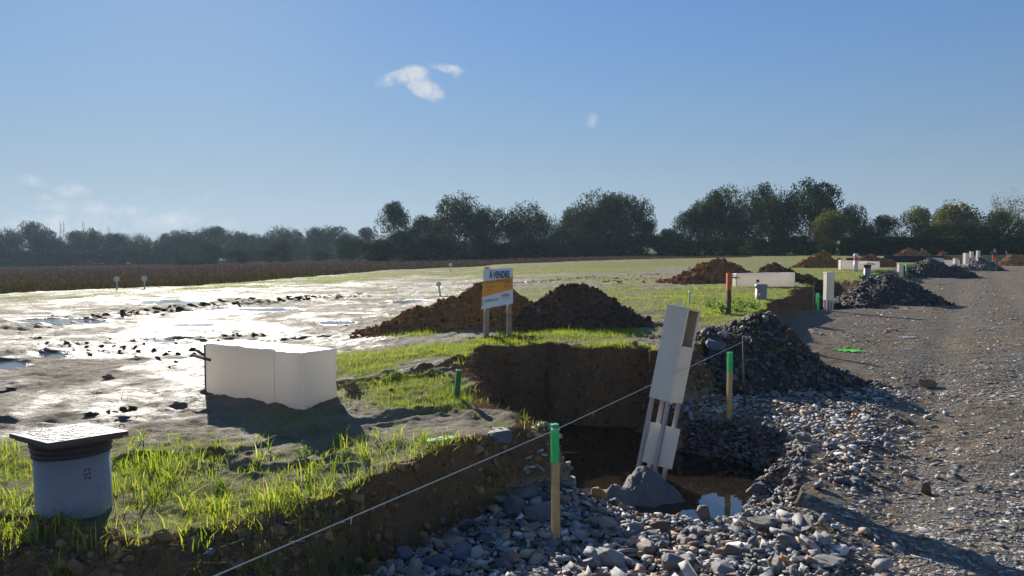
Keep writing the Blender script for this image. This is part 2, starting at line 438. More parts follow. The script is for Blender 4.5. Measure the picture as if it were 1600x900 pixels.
def green(x, y):
    n = fbm(x, y, .8, 4, 101) + .5 * fbm(x, y, 4, 2, 105)
    g = pfield(x, y, GP) 
    far = smooth(10, 20, y) * (.22 + .30 * smooth(-.45, .05, x / np.maximum(y, 1)) + .55 * fbm(x * .35, y * 1.2, 2.5, 4, 107) + .25 * smooth(30, 45, y)) + .2 * smooth(4.5, 7, y) * smooth(-3, -1, x)
    g = np.maximum(g, far) - pfield(x, y, MUDP, .8) * smooth(-.25, .15, fbm(x * .5, y * 1.5, 1.6, 3, 109) + .1)
    if 'CROP' in globals():
        cd = crop_in(x, y); g = np.maximum(g, .95 * smooth(-9, -3, cd) * (cd < .5) * smooth(-17, -10, x))
    g = np.maximum(g, 0)
    return np.clip(g + n * .75 * (g + .25), 0, 1.2)
GR = green(XX, YY)
pud = pfield(XX, YY, PUD, .25)
ZZ = ZZ - .02 * 0
flat = smooth(.45, .75, pud + .25 * fbm(XX, YY, .5, 3, 111))
base_no = .3 + .12 * smooth(4.2, 8, YY) * smooth(-3, -.5, XX) + .06 * smooth(4.5, 9, YY) + kslope(XX, YY) * np.clip(np.hypot(XX, YY) - 20, 0, None)
ZZ = np.where((SD > .3) & ~IP, ZZ * (1 - flat) + (base_no - .006) * flat, ZZ)
# wetness: the open mud to the left is saturated, the grass strip and lit lip are drier
wet = smooth(-.5, -3.5, XX - .12 * YY) * smooth(4.6, 6.2, YY - .12 * np.minimum(XX, 0)) * (1 - .55 * smooth(.2, .8, GR))
wet = np.clip(wet * (.62 + 1.3 * fbm(XX, YY, 1.6, 5, 121) + 1.5 * fbm(XX, YY, .45, 4, 125)), 0, 1)
wet = np.maximum(wet * 1., .35 * smooth(6, 12, YY) * (1 + 1.2 * fbm(XX, YY * 2.5, 2.5, 4, 131)))
wet = np.clip(wet, 0, .95); wet = np.maximum(wet, flat * 1.0)
CR = crop_in(XX, YY)
V = np.stack([XX, YY, ZZ], -1).reshape(-1, 3)
ny, nx = XX.shape
idx = np.arange(ny * nx).reshape(ny, nx)
Q = np.stack([idx[:-1, :-1], idx[:-1, 1:], idx[1:, 1:], idx[1:, :-1]], -1).reshape(-1, 4)
def qc(A): return (A[:-1, :-1] + A[1:, 1:] + A[:-1, 1:] + A[1:, :-1]).reshape(-1) / 4
sdq = qc(SD); crq = qc(CR); ipq = IP[:-1, :-1].reshape(-1); ip2q = IP2[:-1, :-1].reshape(-1); yq = qc(YY); xq = qc(XX); zq = qc(ZZ)
cat_ = np.zeros(len(Q), int)                       # 0 road
cat_[sdq > 0] = 1                                  # ground
zr_level = .04
cat_[(sdq <= 0) & (zq > zr_level + .02) & (yq < 95)] = 2   # earth bank
xcl = (xq < 1.95) & ((yq > 7.4) | (xq < .55) )
cat_[ipq & ((zq > -.75) & ((yq > 7.35) | (xq < .45 - (yq - 5.2) * .12)))] = 2
cat_[(sdq > 0) & (crq > 0)] = 3
mask = np.stack([np.clip(GR, 0, 1), wet, flat], -1).reshape(-1, 3)
gy_, gx_ = np.gradient(ZZ, GY, GX); SLP = np.hypot(gx_, gy_)
def box3(A):
    B = np.pad(A, 1, 'edge'); return (B[:-2, :-2] + B[:-2, 1:-1] + B[:-2, 2:] + B[1:-1, :-2] + B[1:-1, 1:-1] + B[1:-1, 2:] + B[2:, :-2] + B[2:, 1:-1] + B[2:, 2:]) / 9
SLP = box3(box3(SLP))
roadz = np.where(IP, ((XX > 1.0) & (YY < 7.45)) | (YY < 5.3 + .0 * XX), SD < -.02) * 1.
roadz = np.where(~IP & (SD < 0), smooth(-.06, -.30, SD - .5 * (ZZ < .03)) , roadz)
roadz = np.where(~IP & (SD < 0) & (XX < -.5) & (YY < 5), smooth(.05, -.03, ZZ), roadz)
roadz = np.where(~IP & (YY < 5.7) & (XX < np.interp(YY, [1, 3.7, 5.66], [-1.1, -.80, .32]) + .1 * fbm(XX, YY, .4, 3, 99)), 0, roadz)
roadz = np.where(IP2, 0, roadz)
bankz = np.clip(smooth(.55, 1.1, SLP + .5 * fbm(XX, YY, .2, 3, 77)) + IP * .9 + IP2 * .9, 0, 1) * (YY < 60)
bankz = np.maximum(bankz, (SD < 0) * 1.0 * (roadz < 1))
bankz = np.maximum(bankz, smooth(.16, .03, SD + .12 * fbm(XX, YY, .25, 3, 79)) * (SD > 0) * (YY < 12) * (1 - .0))
zone = np.stack([bankz, box3(roadz), 0 * SLP], -1).reshape(-1, 3)
def sub(name, k):
    f = Q[cat_ == k]; u, inv = np.unique(f, return_inverse=True)
    me = mesh_np(name, V[u], inv.reshape(f.shape), mask[u], True, 'mask')
    a = me.attributes.new('zone', 'FLOAT_COLOR', 'POINT'); c4 = np.ones((len(u), 4), np.float32); c4[:, :3] = zone[u]; a.data.foreach_set('color', c4.ravel())
    return me

def terrain_mat():
    m, nt, b = mat_new('terrain'); co = objco(nt)
    at_ = N(nt, 'ShaderNodeAttribute', attribute_name='mask'); sp = N(nt, 'ShaderNodeSeparateColor', {0: at_.outputs['Color']})
    zt = N(nt, 'ShaderNodeAttribute', attribute_name='zone'); zs = N(nt, 'ShaderNodeSeparateColor', {0: zt.outputs['Color']})
    G, Wt, P = sp.outputs[0], sp.outputs[1], sp.outputs[2]; Bk, Rd = zs.outputs[0], zs.outputs[1]
    n0 = noise_(nt, co, .35, 4, .6); n1 = noise_(nt, co, 1.3, 8, .65); n2 = noise_(nt, co, 9, 6, .7); n3 = noise_(nt, co, 55, 4, .7); n4 = noise_(nt, co, 22, 6, .7)
    # open mud, with thin green where seed has come up
    mud = mixc(nt, rampf(nt, n1, .38, .62), (.25, .20, .145), (.36, .31, .23))
    mud = mixc(nt, rampf(nt, n2, .5, .72), mud, (.17, .125, .08))
    mud = mixc(nt, rampf(nt, mth(nt, 'ADD', Wt, mth(nt, 'MULTIPLY', mth(nt, 'SUBTRACT', n2, .5), 1.2)), .1, .8, 0, .62), mud, (.15, .12, .085))
    gcol = mixc(nt, rampf(nt, n2, .3, .7), (.25, .26, .06), (.40, .385, .12))
    gf = rampf(nt, mth(nt, 'ADD', G, mth(nt, 'MULTIPLY', mth(nt, 'SUBTRACT', n2, .5), .9)), .1, .85, 0, .88)
    c = mixc(nt, gf, mud, gcol)
    c = mixc(nt, P, c, (.10, .10, .09))
    # cut earth
    bk = mixc(nt, rampf(nt, n1, .38, .62), (.24, .15, .09), (.33, .20, .105)); bk = mixc(nt, rampf(nt, n2, .5, .72, 0, .8), bk, (.14, .095, .062))
    bk = mixc(nt, rampf(nt, n3, .6, .8, 0, .5), bk, (.34, .24, .15))
    bf = rampf(nt, mth(nt, 'ADD', Bk, mth(nt, 'MULTIPLY', mth(nt, 'SUBTRACT', n4, .5), 1.2)), .3, .6)
    c = mixc(nt, bf, c, bk)
    # crushed slate road
    v1 = N(nt, 'ShaderNodeTexVoronoi', {'Vector': co, 'Scale': 13}); v2 = N(nt, 'ShaderNodeTexVoronoi', {'Vector': co, 'Scale': 36})
    s1 = N(nt, 'ShaderNodeSeparateColor', {0: v2.outputs['Color']}).outputs[0]; s2 = N(nt, 'ShaderNodeSeparateColor', {0: v1.outputs['Color']}).outputs[0]
    rd = mixc(nt, rampf(nt, n0, .42, .6), (.31, .28, .235), (.39, .30, .205))
    sx_ = N(nt, 'ShaderNodeSeparateXYZ', {0: co}); tt = mth(nt, 'SUBTRACT', sx_.outputs[0], mth(nt, 'MULTIPLY', sx_.outputs[1], .62))
    cv_ = N(nt, 'ShaderNodeCombineXYZ', {0: mth(nt, 'MULTIPLY', tt, 1.5), 1: mth(nt, 'MULTIPLY', sx_.outputs[1], .12), 2: 0.0}).outputs[0]
    rd = mixc(nt, rampf(nt, noise_(nt, cv_, 1.0, 5, .6), .42, .60, 0, .85), rd, (.34, .25, .16))
    rd = mixc(nt, rampf(nt, s1, .35, 1., 0, .6), rd, (.40, .375, .33)); rd = mixc(nt, rampf(nt, s2, .6, 1., 0, .5), rd, (.12, .12, .125))
    rd = mixc(nt, rampf(nt, n4, .5, .7, 0, .75), rd, (.13, .10, .07)); rd = mixc(nt, rampf(nt, n1, .58, .72, 0, .7), rd, (.20, .145, .10))
    rf = rampf(nt, mth(nt, 'ADD', Rd, mth(nt, 'MULTIPLY', mth(nt, 'SUBTRACT', n4, .5), 1.0)), .35, .65)
    c = mixc(nt, rf, c, rd)
    nt.links.new(c, b.inputs['Base Color'])
    Wm = mth(nt, 'MULTIPLY', Wt, mth(nt, 'SUBTRACT', 1.0, mth(nt, 'MAXIMUM', bf, rf)))
    rr = mth(nt, 'ADD', mth(nt, 'MULTIPLY', Wm, -.36), mth(nt, 'ADD', .90, mth(nt, 'MULTIPLY', mth(nt, 'SUBTRACT', n2, .5), .6)))
    Pm = mth(nt, 'MULTIPLY', P, mth(nt, 'SUBTRACT', 1.0, rf))
    rr = mth(nt, 'MULTIPLY', rr, mth(nt, 'SUBTRACT', 1.0, mth(nt, 'MULTIPLY', Pm, .9)))
    rr = mth(nt, 'MINIMUM', mth(nt, 'MAXIMUM', rr, .07), 1.0)
    nt.links.new(rr, b.inputs['Roughness']); nt.links.new(mth(nt, 'ADD', .10, mth(nt, 'MULTIPLY', mth(nt, 'MAXIMUM', Wm, Pm), .23)), b.inputs['Specular IOR Level'])
    st = mth(nt, 'SUBTRACT', 1.0, mth(nt, 'MULTIPLY', Pm, .97))
    hv = mth(nt, 'ADD', mth(nt, 'MULTIPLY', v1.outputs['Distance'], -.5), mth(nt, 'MULTIPLY', v2.outputs['Distance'], -.4))
    hh = mth(nt, 'ADD', mth(nt, 'MULTIPLY', n2, mth(nt, 'SUBTRACT', 1.0, mth(nt, 'MULTIPLY', rf, .6))), mth(nt, 'MULTIPLY', hv, mth(nt, 'MULTIPLY', rf, .45)))
    b1 = N(nt, 'ShaderNodeBump', {'Height': hh, 'Distance': .09, 'Strength': st}).outputs[0]
    b2 = N(nt, 'ShaderNodeBump', {'Height': mth(nt, 'ADD', n3, mth(nt, 'MULTIPLY', n4, 1.5)), 'Distance': .016, 'Strength': st, 'Normal': b1}).outputs[0]
    nt.links.new(b2, b.inputs['Normal'])
    df = N(nt, 'ShaderNodeBsdfDiffuse', {'Roughness': .6}); nt.links.new(c, df.inputs['Color']); nt.links.new(b2, df.inputs['Normal'])
    mx = N(nt, 'ShaderNodeMixShader', {0: mth(nt, 'MAXIMUM', bf, mth(nt, 'MAXIMUM', mth(nt, 'MULTIPLY', rf, .85), mth(nt, 'MULTIPLY', gf, .6)))})
    nt.links.new(b.outputs[0], mx.inputs[1]); nt.links.new(df.outputs[0], mx.inputs[2]); nt.links.new(mx.outputs[0], nt.nodes['Material Output'].inputs['Surface'])
    return m
def soil_mat(name, c1, c2, c3, sc_=3, bd=.05, rough=.9):
    m, nt, b = mat_new(name); co = objco(nt)
    n1 = noise_(nt, co, sc_, 6, .6); n2 = noise_(nt, co, sc_ * 6, 6, .7); n3 = noise_(nt, co, sc_ * 24, 4, .7)
    c = mixc(nt, rampf(nt, n1, .38, .62), c1, c2); c = mixc(nt, rampf(nt, n2, .5, .75, 0, .8), c, c3)
    c = mixc(nt, rampf(nt, n3, .62, .8, 0, .5), c, tuple(min(1, 1.9 * q) for q in c2))
    nt.links.new(c, b.inputs['Base Color']); nt.links.new(rampf(nt, n2, .3, .7, rough - .15, min(rough + .08, 1)), b.inputs['Roughness']); b.inputs['Specular IOR Level'].default_value = .06
    b1 = bump_(nt, n2, bd); b2 = bump_(nt, n3, bd * .3, 1, b1)
    df = N(nt, 'ShaderNodeBsdfDiffuse', {'Roughness': .6}); nt.links.new(c, df.inputs['Color']); nt.links.new(b2, df.inputs['Normal']); nt.links.new(df.outputs[0], nt.nodes['Material Output'].inputs['Surface'])
    return m
M_ground = terrain_mat(); M_road = M_ground
M_bank = soil_mat('cut_earth', (.13, .085, .052), (.17, .105, .06), (.09, .062, .045), 3, .05)
M_crop = soil_mat('stubble_soil', (.11, .065, .055), (.14, .085, .07), (.09, .08, .04), .8, .05)
o = kind(link('road', sub('road', 0), M_road), 'structure'); road = o
ground = kind(link('ground', sub('ground', 1), M_ground), 'structure')
bank = kind(link('earth_bank', sub('earth_bank', 2), M_ground), 'structure')
kind(link('crop_field', sub('crop_field', 3), M_crop), 'structure')

# pit water
def water_mat():
    m, nt, b = mat_new('muddy_water'); co = objco(nt)
    b.inputs['Base Color'].default_value = (.028, .02, .013, 1); b.inputs['Roughness'].default_value = .02
    b.inputs['IOR'].default_value = 2.6
    n = noise_(nt, co, 5, 2, .5); nt.links.new(bump_(nt, n, .0015), b.inputs['Normal']); return m
M_water = water_mat()
wb = MB(); WP = [(x, y) for x, y in [(-1.2, 4.9), (3.2, 4.9), (3.2, 9.4), (-1.2, 9.4)]]
wb.poly([(x, y, -.395) for x, y in WP], (0, 0, -.02)); water = kind(wb.build('water', M_water), 'structure')
w2 = MB(); w2.poly([(7.3, 19.4, -.36), (11.4, 19.4, -.36), (11.4, 26, -.36), (7.3, 26, -.36)], (0, 0, -.02)); kind(w2.build('water', M_water), 'structure')
# ------------------------------------------------------------------ rocks, clods and blades
def rock_mesh(seed, flat=.5, npts=15, jag=.35):
    rr = random.Random(seed); bm = bmesh.new()
    for i in range(npts):
        p = Vector((rr.gauss(0, 1), rr.gauss(0, 1), rr.gauss(0, 1))).normalized() * rr.uniform(1 - jag, 1.0)
        p.z *= flat; p.x = max(-.85, min(.85, p.x)); bm.verts.new(p)
    r = bmesh.ops.convex_hull(bm, input=bm.verts[:])
    bmesh.ops.delete(bm, geom=[v for v in bm.verts if not v.link_faces], context='VERTS')
    return bm
def rough_rock(seed, flat=.5, npts=15, jag=.35, bev=.06, sub=1, disp=.05):
    bm = rock_mesh(seed, flat, npts, jag)
    bmesh.ops.bevel(bm, geom=bm.edges[:], offset=bev, segments=1, profile=.5, affect='EDGES')
    bmesh.ops.triangulate(bm, faces=bm.faces[:])
    for k in range(sub): bmesh.ops.subdivide_edges(bm, edges=bm.edges[:], cuts=1)
    for v in bm.verts:
        n = mnoise.noise_vector(v.co * 2.6 + Vector((seed, 0, 0))) * disp + mnoise.noise_vector(v.co * 8 + Vector((seed, 0, 0))) * disp * .4
        v.co += n
    return bm
def bm_arrays(bm):
    bmesh.ops.triangulate(bm, faces=bm.faces[:]); bm.verts.index_update()
    v = np.array([q.co[:] for q in bm.verts]); f = np.array([[a.index for a in q.verts] for q in bm.faces]); bm.free()
    return v, f
SLATES = [bm_arrays(rock_mesh(100 + i, (.22, .32, .5, .16)[i % 4], 11 + i % 4)) for i in range(18)]
def prism(seed):
    rr = random.Random(seed); bm = bmesh.new(); n = rr.choice((4, 5, 5, 6)); t = rr.uniform(.10, .30); el = rr.uniform(.55, .95); sx_, sy_ = rr.uniform(-.12, .12), rr.uniform(-.12, .12)
    A, B = [], []
    for i in range(n):
        a = 6.283 * (i + rr.uniform(-.3, .3)) / n; r = rr.uniform(.72, 1.05); k = rr.uniform(.72, .95)
        A.append(bm.verts.new((math.cos(a) * r, math.sin(a) * r * el, -t + rr.uniform(-.05, .05)))); B.append(bm.verts.new((math.cos(a) * r * k + sx_, math.sin(a) * r * el * k + sy_, t + rr.uniform(-.08, .08))))
    bm.faces.new(A[::-1]); bm.faces.new(B)
    for i in range(n): bm.faces.new((A[i], A[(i + 1) % n], B[(i + 1) % n], B[i]))
    return bm
SLATES = SLATES[:5] + [bm_arrays(prism(2000 + i)) for i in range(16)]
CLODS = [bm_arrays(rough_rock(300 + i, .72, 13, .4, .08, 0, .12)) for i in range(12)]
def rotm(rx, ry, rz):
    cx, sx, cy, sy, cz, sz = np.cos(rx), np.sin(rx), np.cos(ry), np.sin(ry), np.cos(rz), np.sin(rz)
    z = np.zeros_like(cx); o = z + 1
    A = np.stack([np.stack([o, z, z], -1), np.stack([z, cx, -sx], -1), np.stack([z, sx, cx], -1)], -2)
    B = np.stack([np.stack([cy, z, sy], -1), np.stack([z, o, z], -1), np.stack([-sy, z, cy], -1)], -2)
    C = np.stack([np.stack([cz, -sz, z], -1), np.stack([sz, cz, z], -1), np.stack([z, z, o], -1)], -2)
    return C @ B @ A
def scatter(name, protos, P, S, tilt, cols, mat, parent=None, asp=(.6, 1.0), smooth_=False, zs=1.):
    """P (n,3) centres, S (n) half sizes, merged into ONE mesh"""
    n = len(P); k = RNG.integers(0, len(protos), n)
    rx = RNG.normal(0, tilt, n); ry = RNG.normal(0, tilt, n); rz = RNG.uniform(0, 6.28, n)
    M = rotm(rx, ry, rz); sx = S; sy = S * RNG.uniform(*asp, n); sz = S * RNG.uniform(.6, 1.1, n) * zs
    VV, FF, CC = [], [], []; off = 0
    for j, (v, f) in enumerate(protos):
        i = np.where(k == j)[0]
        if not len(i): continue
        loc = v[None] * np.stack([sx[i], sy[i], sz[i]], -1)[:, None, :]
        w = np.einsum('nij,nkj->nki', M[i], loc) + P[i][:, None, :]
        VV.append(w.reshape(-1, 3)); FF.append((f[None] + (np.arange(len(i)) * len(v))[:, None, None] + off).reshape(-1, 3))
        CC.append(np.repeat(cols[i], len(v), 0)); off += len(i) * len(v)
    return link(name, mesh_np(name, np.concatenate(VV), np.concatenate(FF), np.concatenate(CC), smooth_), mat, parent)
def pick(pal, n, var=.15):
    pal = np.array(pal); w = pal[:, 3] / pal[:, 3].sum()
    c = pal[RNG.choice(len(pal), n, p=w), :3]
    return np.clip(c * RNG.uniform(1 - var, 1 + var, (n, 1)) * RNG.uniform(.96, 1.04, (n, 3)), 0, 1)
SLATE_PAL = [(.19, .19, .195, 5), (.26, .255, .25, 4), (.13, .13, .135, 4), (.36, .34, .30, 3), (.26, .20, .155, 2.4), (.36, .26, .19, 1.4), (.24, .135, .10, 1.2), (.52, .50, .47, 1.1), (.36, .18, .08, .5), (.09, .09, .095, 3)]
ROAD_PAL = [(.25, .24, .225, 5), (.34, .32, .29, 3), (.15, .15, .155, 4), (.46, .44, .40, 1.2), (.30, .24, .17, 2.5), (.17, .13, .10, 2), (.30, .20, .13, .4)]
DARK_PAL = [(.08, .07, .06, 6), (.13, .115, .105, 3), (.20, .195, .19, 1.2), (.14, .098, .066, 4), (.28, .27, .26, .4), (.17, .11, .065, 1.4)]
RED_PAL = [(.36, .18, .08, 5), (.44, .235, .11, 3), (.27, .14, .075, 3), (.27, .18, .11, .8), (.12, .09, .07, 1)]
BRN_PAL = [(.15, .10, .065, 5), (.20, .13, .085, 3), (.11, .078, .056, 3), (.18, .13, .09, .8)]
M_stone = attr_mat('loose_slate', .7, .4, 30, .006, .3, mult=1.3)
M_chip = attr_mat('slate_chips', .82, .3, 20, .004, .18, mult=1.15)
M_clod = attr_mat('earth_clods', .85, .35, 40, .008, .3, diffuse=True)

def drop(x, y, s, emb=.3): return np.stack([x, y, H(x, y) + s * emb], -1)
TRENCH = [tuple(at(u, v, 0)[:2]) for u, v in [(560, 900), (600, 868), (700, 815), (790, 775), (880, 725)]]
GRAV = [(-1.2, 1.4)] + TRENCH + [(.5, 5.5), (.9, 5.7), (1.9, 5.6), (2.1, 5.2), (1.7, 4.7), (1.75, 4.0), (1.55, 3.0), (1.4, 2.0), (1.5, 1.4)]
def rand_in(P, n, seed=None):
    xs = [p[0] for p in P]; ys = [p[1] for p in P]
    x = RNG.uniform(min(xs), max(xs), n); y = RNG.uniform(min(ys), max(ys), n)
    k = inside(x, y, P); return x[k], y[k]
# near bed of loose slates, thousands lying on one another
x, y = rand_in(GRAV, 26000); k = RNG.uniform(0, 1, len(x)) < .28; x = x + k * (x > .9) * np.abs(RNG.normal(0, .28, len(x))); k = ~((x > 2.0) & (y > 4.8)); x, y = x[k], y[k]; s = np.clip(RNG.lognormal(-3.85, .55, len(x)), .010, .095)
k = (y > 4.4) & (x > .5); s = np.where(k, np.minimum(s, .04), s); P = drop(x, y, s, .15); P[:, 2] += RNG.uniform(0, .035, len(x)) * np.where(k, .3, 1) 
kind(scatter('slate_rubble', SLATES, P, s, .35, pick(SLATE_PAL, len(x)), M_stone), 'stuff')
# shelf behind the pit
SHELF = [(1.8, 7.5), (2.2, 7.15), (2.6, 6.6), (2.55, 5.9), (1.95, 5.1), (2.3, 4.9), (3.0, 6), (3.6, 7.2), (4.4, 8.6), (3.4, 8.8), (2.3, 8.6), (1.9, 8.0)]
x, y = rand_in(SHELF, 9000); k = RNG.uniform(0, 1, len(x)) < .4; x = x + k * (y < 8.6) * np.abs(RNG.normal(0, .45, len(x))); k = RNG.uniform(0, 1, len(x)) < .75 + fbm(x, y, .5, 3, 157); x, y = x[k], y[k]; k = ~inside(x, y, PITP); x, y = x[k], y[k]; s = np.clip(RNG.lognormal(-3.6, .4, len(x)), .014, .07)
P = drop(x, y, s, .2); P[:, 2] += RNG.uniform(0, .02, len(x))
kind(scatter('slate_rubble', SLATES, P, s, .3, pick(SLATE_PAL, len(x)), M_stone), 'stuff')
# stony pit sides below the road, their shade put into a darker palette
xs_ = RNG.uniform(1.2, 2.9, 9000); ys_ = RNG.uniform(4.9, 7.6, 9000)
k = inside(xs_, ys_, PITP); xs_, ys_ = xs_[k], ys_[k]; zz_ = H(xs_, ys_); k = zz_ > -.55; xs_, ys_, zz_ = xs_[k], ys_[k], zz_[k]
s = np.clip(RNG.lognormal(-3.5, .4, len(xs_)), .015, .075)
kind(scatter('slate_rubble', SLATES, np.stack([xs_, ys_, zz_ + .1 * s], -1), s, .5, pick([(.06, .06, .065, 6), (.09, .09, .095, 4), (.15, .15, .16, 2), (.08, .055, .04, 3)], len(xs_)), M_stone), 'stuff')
# layered slate showing in the cut sides of the pit under the road
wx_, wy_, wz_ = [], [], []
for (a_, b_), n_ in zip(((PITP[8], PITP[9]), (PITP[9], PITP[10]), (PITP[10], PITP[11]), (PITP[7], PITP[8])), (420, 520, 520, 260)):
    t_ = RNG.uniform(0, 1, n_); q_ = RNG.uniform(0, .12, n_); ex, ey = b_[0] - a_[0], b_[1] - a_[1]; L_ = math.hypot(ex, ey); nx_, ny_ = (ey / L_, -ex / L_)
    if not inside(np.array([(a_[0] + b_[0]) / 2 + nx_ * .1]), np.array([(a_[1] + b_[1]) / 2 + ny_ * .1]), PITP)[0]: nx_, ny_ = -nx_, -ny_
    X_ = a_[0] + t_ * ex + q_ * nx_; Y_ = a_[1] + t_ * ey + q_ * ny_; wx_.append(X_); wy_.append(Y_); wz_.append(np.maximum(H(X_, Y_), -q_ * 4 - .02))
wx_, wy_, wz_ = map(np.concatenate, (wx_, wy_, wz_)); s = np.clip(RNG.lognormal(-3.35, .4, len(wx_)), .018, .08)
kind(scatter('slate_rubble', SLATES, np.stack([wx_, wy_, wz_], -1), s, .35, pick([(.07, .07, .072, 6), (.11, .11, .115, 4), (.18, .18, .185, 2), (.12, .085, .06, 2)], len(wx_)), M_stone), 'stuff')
# flat chips pressed into the road
ROADP = [(1.4, 1.2), (1.75, 4.0), (2.3, 5.0), (2.9, 6.0), (4.2, 8.6), (4.7, 9.5), (5.4, 12), (7.6, 18.6), (10.6, 20.3), (13.2, 24.5), (14, 29), (20, 37.5), (33, 59), (60, 95), (75, 70), (10, 1.2)]
def road_chips(n, y0, y1, s0, name):
    t = RNG.uniform(0, 1, n); y = 1 / (1 / y0 + t * (1 / y1 - 1 / y0)); x = y * RNG.uniform(-.15, 1.0, n)
    k = inside(x, y, ROADP) ; x, y = x[k], y[k]
    dens = fbm(x, y, 1.5, 4, 151) + .25 * np.sin((x - .62 * y) * 2.6); k = dens > RNG.uniform(-.55, .45, len(x)); x, y = x[k], y[k]
    s = np.clip(RNG.lognormal(math.log(s0), .45, len(x)), s0 * .4, s0 * 3.2) * (.7 + .05 * y)
    c = pick(ROAD_PAL, len(x)); w = (RNG.uniform(0, 1, len(x)) < smooth(.9, -.6, x - .62 * y + 1.6 * fbm(x, y, 2, 3, 155)))[:, None]; c = np.where(w, pick(SLATE_PAL, len(x)), c)
    return kind(scatter(name, SLATES, drop(x, y, s, -.02), s, .09, c, M_chip, asp=(.4, .9), zs=.55), 'stuff')
road_chips(70000, 2.2, 9, .018, 'slate_chips')
road_chips(45000, 8, 60, .02, 'slate_chips')

# single larger stones
ROCKV = []
for i in range(16):
    bm = rough_rock(500 + i, (.34, .5, .62, .28)[i % 4], 12 + i % 5, .32, .045, 1, .035); me = bpy.data.meshes.new('stone'); bm.to_mesh(me); bm.free(); ROCKV.append(me)
M_rock = attr_mat('stone_mixed', .55, .35, 14, .012, .5, objrand=[(.14, .14, .145), (.26, .255, .25), (.36, .35, .335), (.19, .19, .195), (.34, .27, .20), (.46, .44, .41), (.28, .17, .12), (.27, .27, .28), (.12, .115, .11), (.38, .33, .27)])
for me in ROCKV: me.materials.append(M_rock)
def rock_one(name, me, p, s, rot, label, cat='rock', group=None, mat=None):
    o = bpy.data.objects.new(name, me); col.objects.link(o); o.location = p; o.scale = s; o.rotation_euler = rot
    if mat is not None:
        o.data = me.copy(); o.data.materials.clear(); o.data.materials.append(mat)
    return tag(o, label, cat, group)
def rmat(name, c, two=None, rough=.55): return simple(name, c, rough, .25, 9, .008, grime=two, gs=5)
# (u, v, half width px, flatness, colour, second colour, rz, label)
BIG = [
 (782, 694, 21, .65, (.20, .22, .26), (.12, .11, .10), .2, 'blue grey block of slate lying on the earth lip above the trench', (.25, .1)),
 (800, 803, 24, .62, (.19, .17, .19), (.14, .12, .10), .5, 'purplish angular block leaning in the shade under the earth bank', (.3, -.2)),
 (822, 782, 28, .28, (.24, .23, .21), (.17, .15, .14), .35, 'long flat pale slab lying behind the purplish block', (.0, -.12)),
 (848, 812, 28, .5, (.20, .22, .25), (.20, .13, .11), -.3, 'bluish slab with white veins just left of the near green topped stake', (.25, .0)),
 (728, 832, 15, .7, (.22, .22, .23), (.20, .12, .09), .9, 'grey stone with a rusty side half buried at the foot of the bank', (.2, .2)),
 (763, 843, 18, .35, (.21, .22, .25), None, .4, 'long thin grey stone in front of the bank foot', (.1, -.2)),
 (722, 874, 21, .55, (.19, .22, .28), None, .2, 'blue grey stone second from the left at the bottom of the trench', (.3, .1)),
 (682, 890, 20, .6, (.17, .19, .25), None, -.4, 'blue grey stone cut by the bottom edge beside the bank', (.2, 0)),
 (632, 878, 15, .7, (.22, .24, .30), None, .1, 'small bright blue stone leftmost in the trench', (.5, .2)),
 (937, 779, 14, .62, (.50, .24, .07), (.30, .15, .06), .2, 'orange brown stone shining among grey slates behind the near stake', (.1, .1)),
 (1120, 793, 15, .3, (.46, .20, .05), (.25, .11, .05), -.2, 'flat rusty orange stone at the edge of the pit water', (.05, 0)),
 (1084, 781, 15, .8, (.30, .31, .33), (.20, .19, .18), .3, 'upright grey stone at the foot of the sand mound', (.2, .1)),
 (1100, 812, 17, .6, (.24, .15, .13), (.20, .12, .10), .8, 'reddish brown stone below the pit edge', (.1, .1)),
 (1034, 832, 20, .3, (.22, .11, .075), None, .1, 'flat brick red slab in the middle of the stone bed', (.1, 0)),
 (997, 837, 14, .75, (.42, .42, .42), None, .3, 'whitish rounded stone left of the brick red slab', (0, .2)),
 (958, 884, 25, .6, (.38, .39, .40), (.25, .26, .27), -.5, 'large pale grey stone at the bottom edge right of the near stake', (.3, .2)),
 (1145, 875, 17, .6, (.34, .22, .18), None, .2, 'pinkish squared stone near the bottom edge', (.1, .1)),
 (1195, 828, 26, .35, (.26, .23, .19), None, .0, 'broad flat tan stone where the stone bed meets the road', (.05, .05)),
 (1188, 775, 23, .38, (.16, .18, .20), None, .1, 'dark stacked slate slab by the right end of the pit water', (.05, -.1)),
 (1300, 892, 30, .2, (.30, .28, .26), None, .3, 'flat pale stone in the road near the bottom edge', (0, 0)),
 (1028, 772, 17, .7, (.27, .29, .33), (.18, .18, .19), .6, 'pale blue boulder below the tilted cabinet', (.2, .3)),
 (1016, 756, 10, .6, (.36, .32, .25), None, .2, 'small sandy coloured stone on top of the boulder pile', (.1, 0)),
 (918, 740, 16, .7, (.13, .14, .14), None, .3, 'dark rounded stone beside the green topped stake at the water', (.1, .3)),
 (946, 742, 14, .75, (.22, .22, .21), None, .9, 'grey boulder by the water left of the sand mound', (.2, .1)),
 (1258, 690, 14, .5, (.22, .22, .23), None, .3, 'grey stone on the road corner of the pit', (.1, .1)),
 (1272, 710, 12, .5, (.28, .28, .28), None, .6, 'pale stone on the right rim of the pit', (.1, .1)),
 (325, 877, 10, .6, (.30, .33, .38), None, .6, 'small bluish stone in the grass slope at the bottom left', (.3, .1)),
 (1562, 890, 22, .25, (.33, .33, .35), None, .6, 'flat pale stone in the bottom right corner', (.0, .0)),
 (1240, 600, 8, .5, (.24, .12, .10), None, .4, 'small reddish stone at the foot of the dark rubble pile', (.1, .1)),
]
BIGM = []
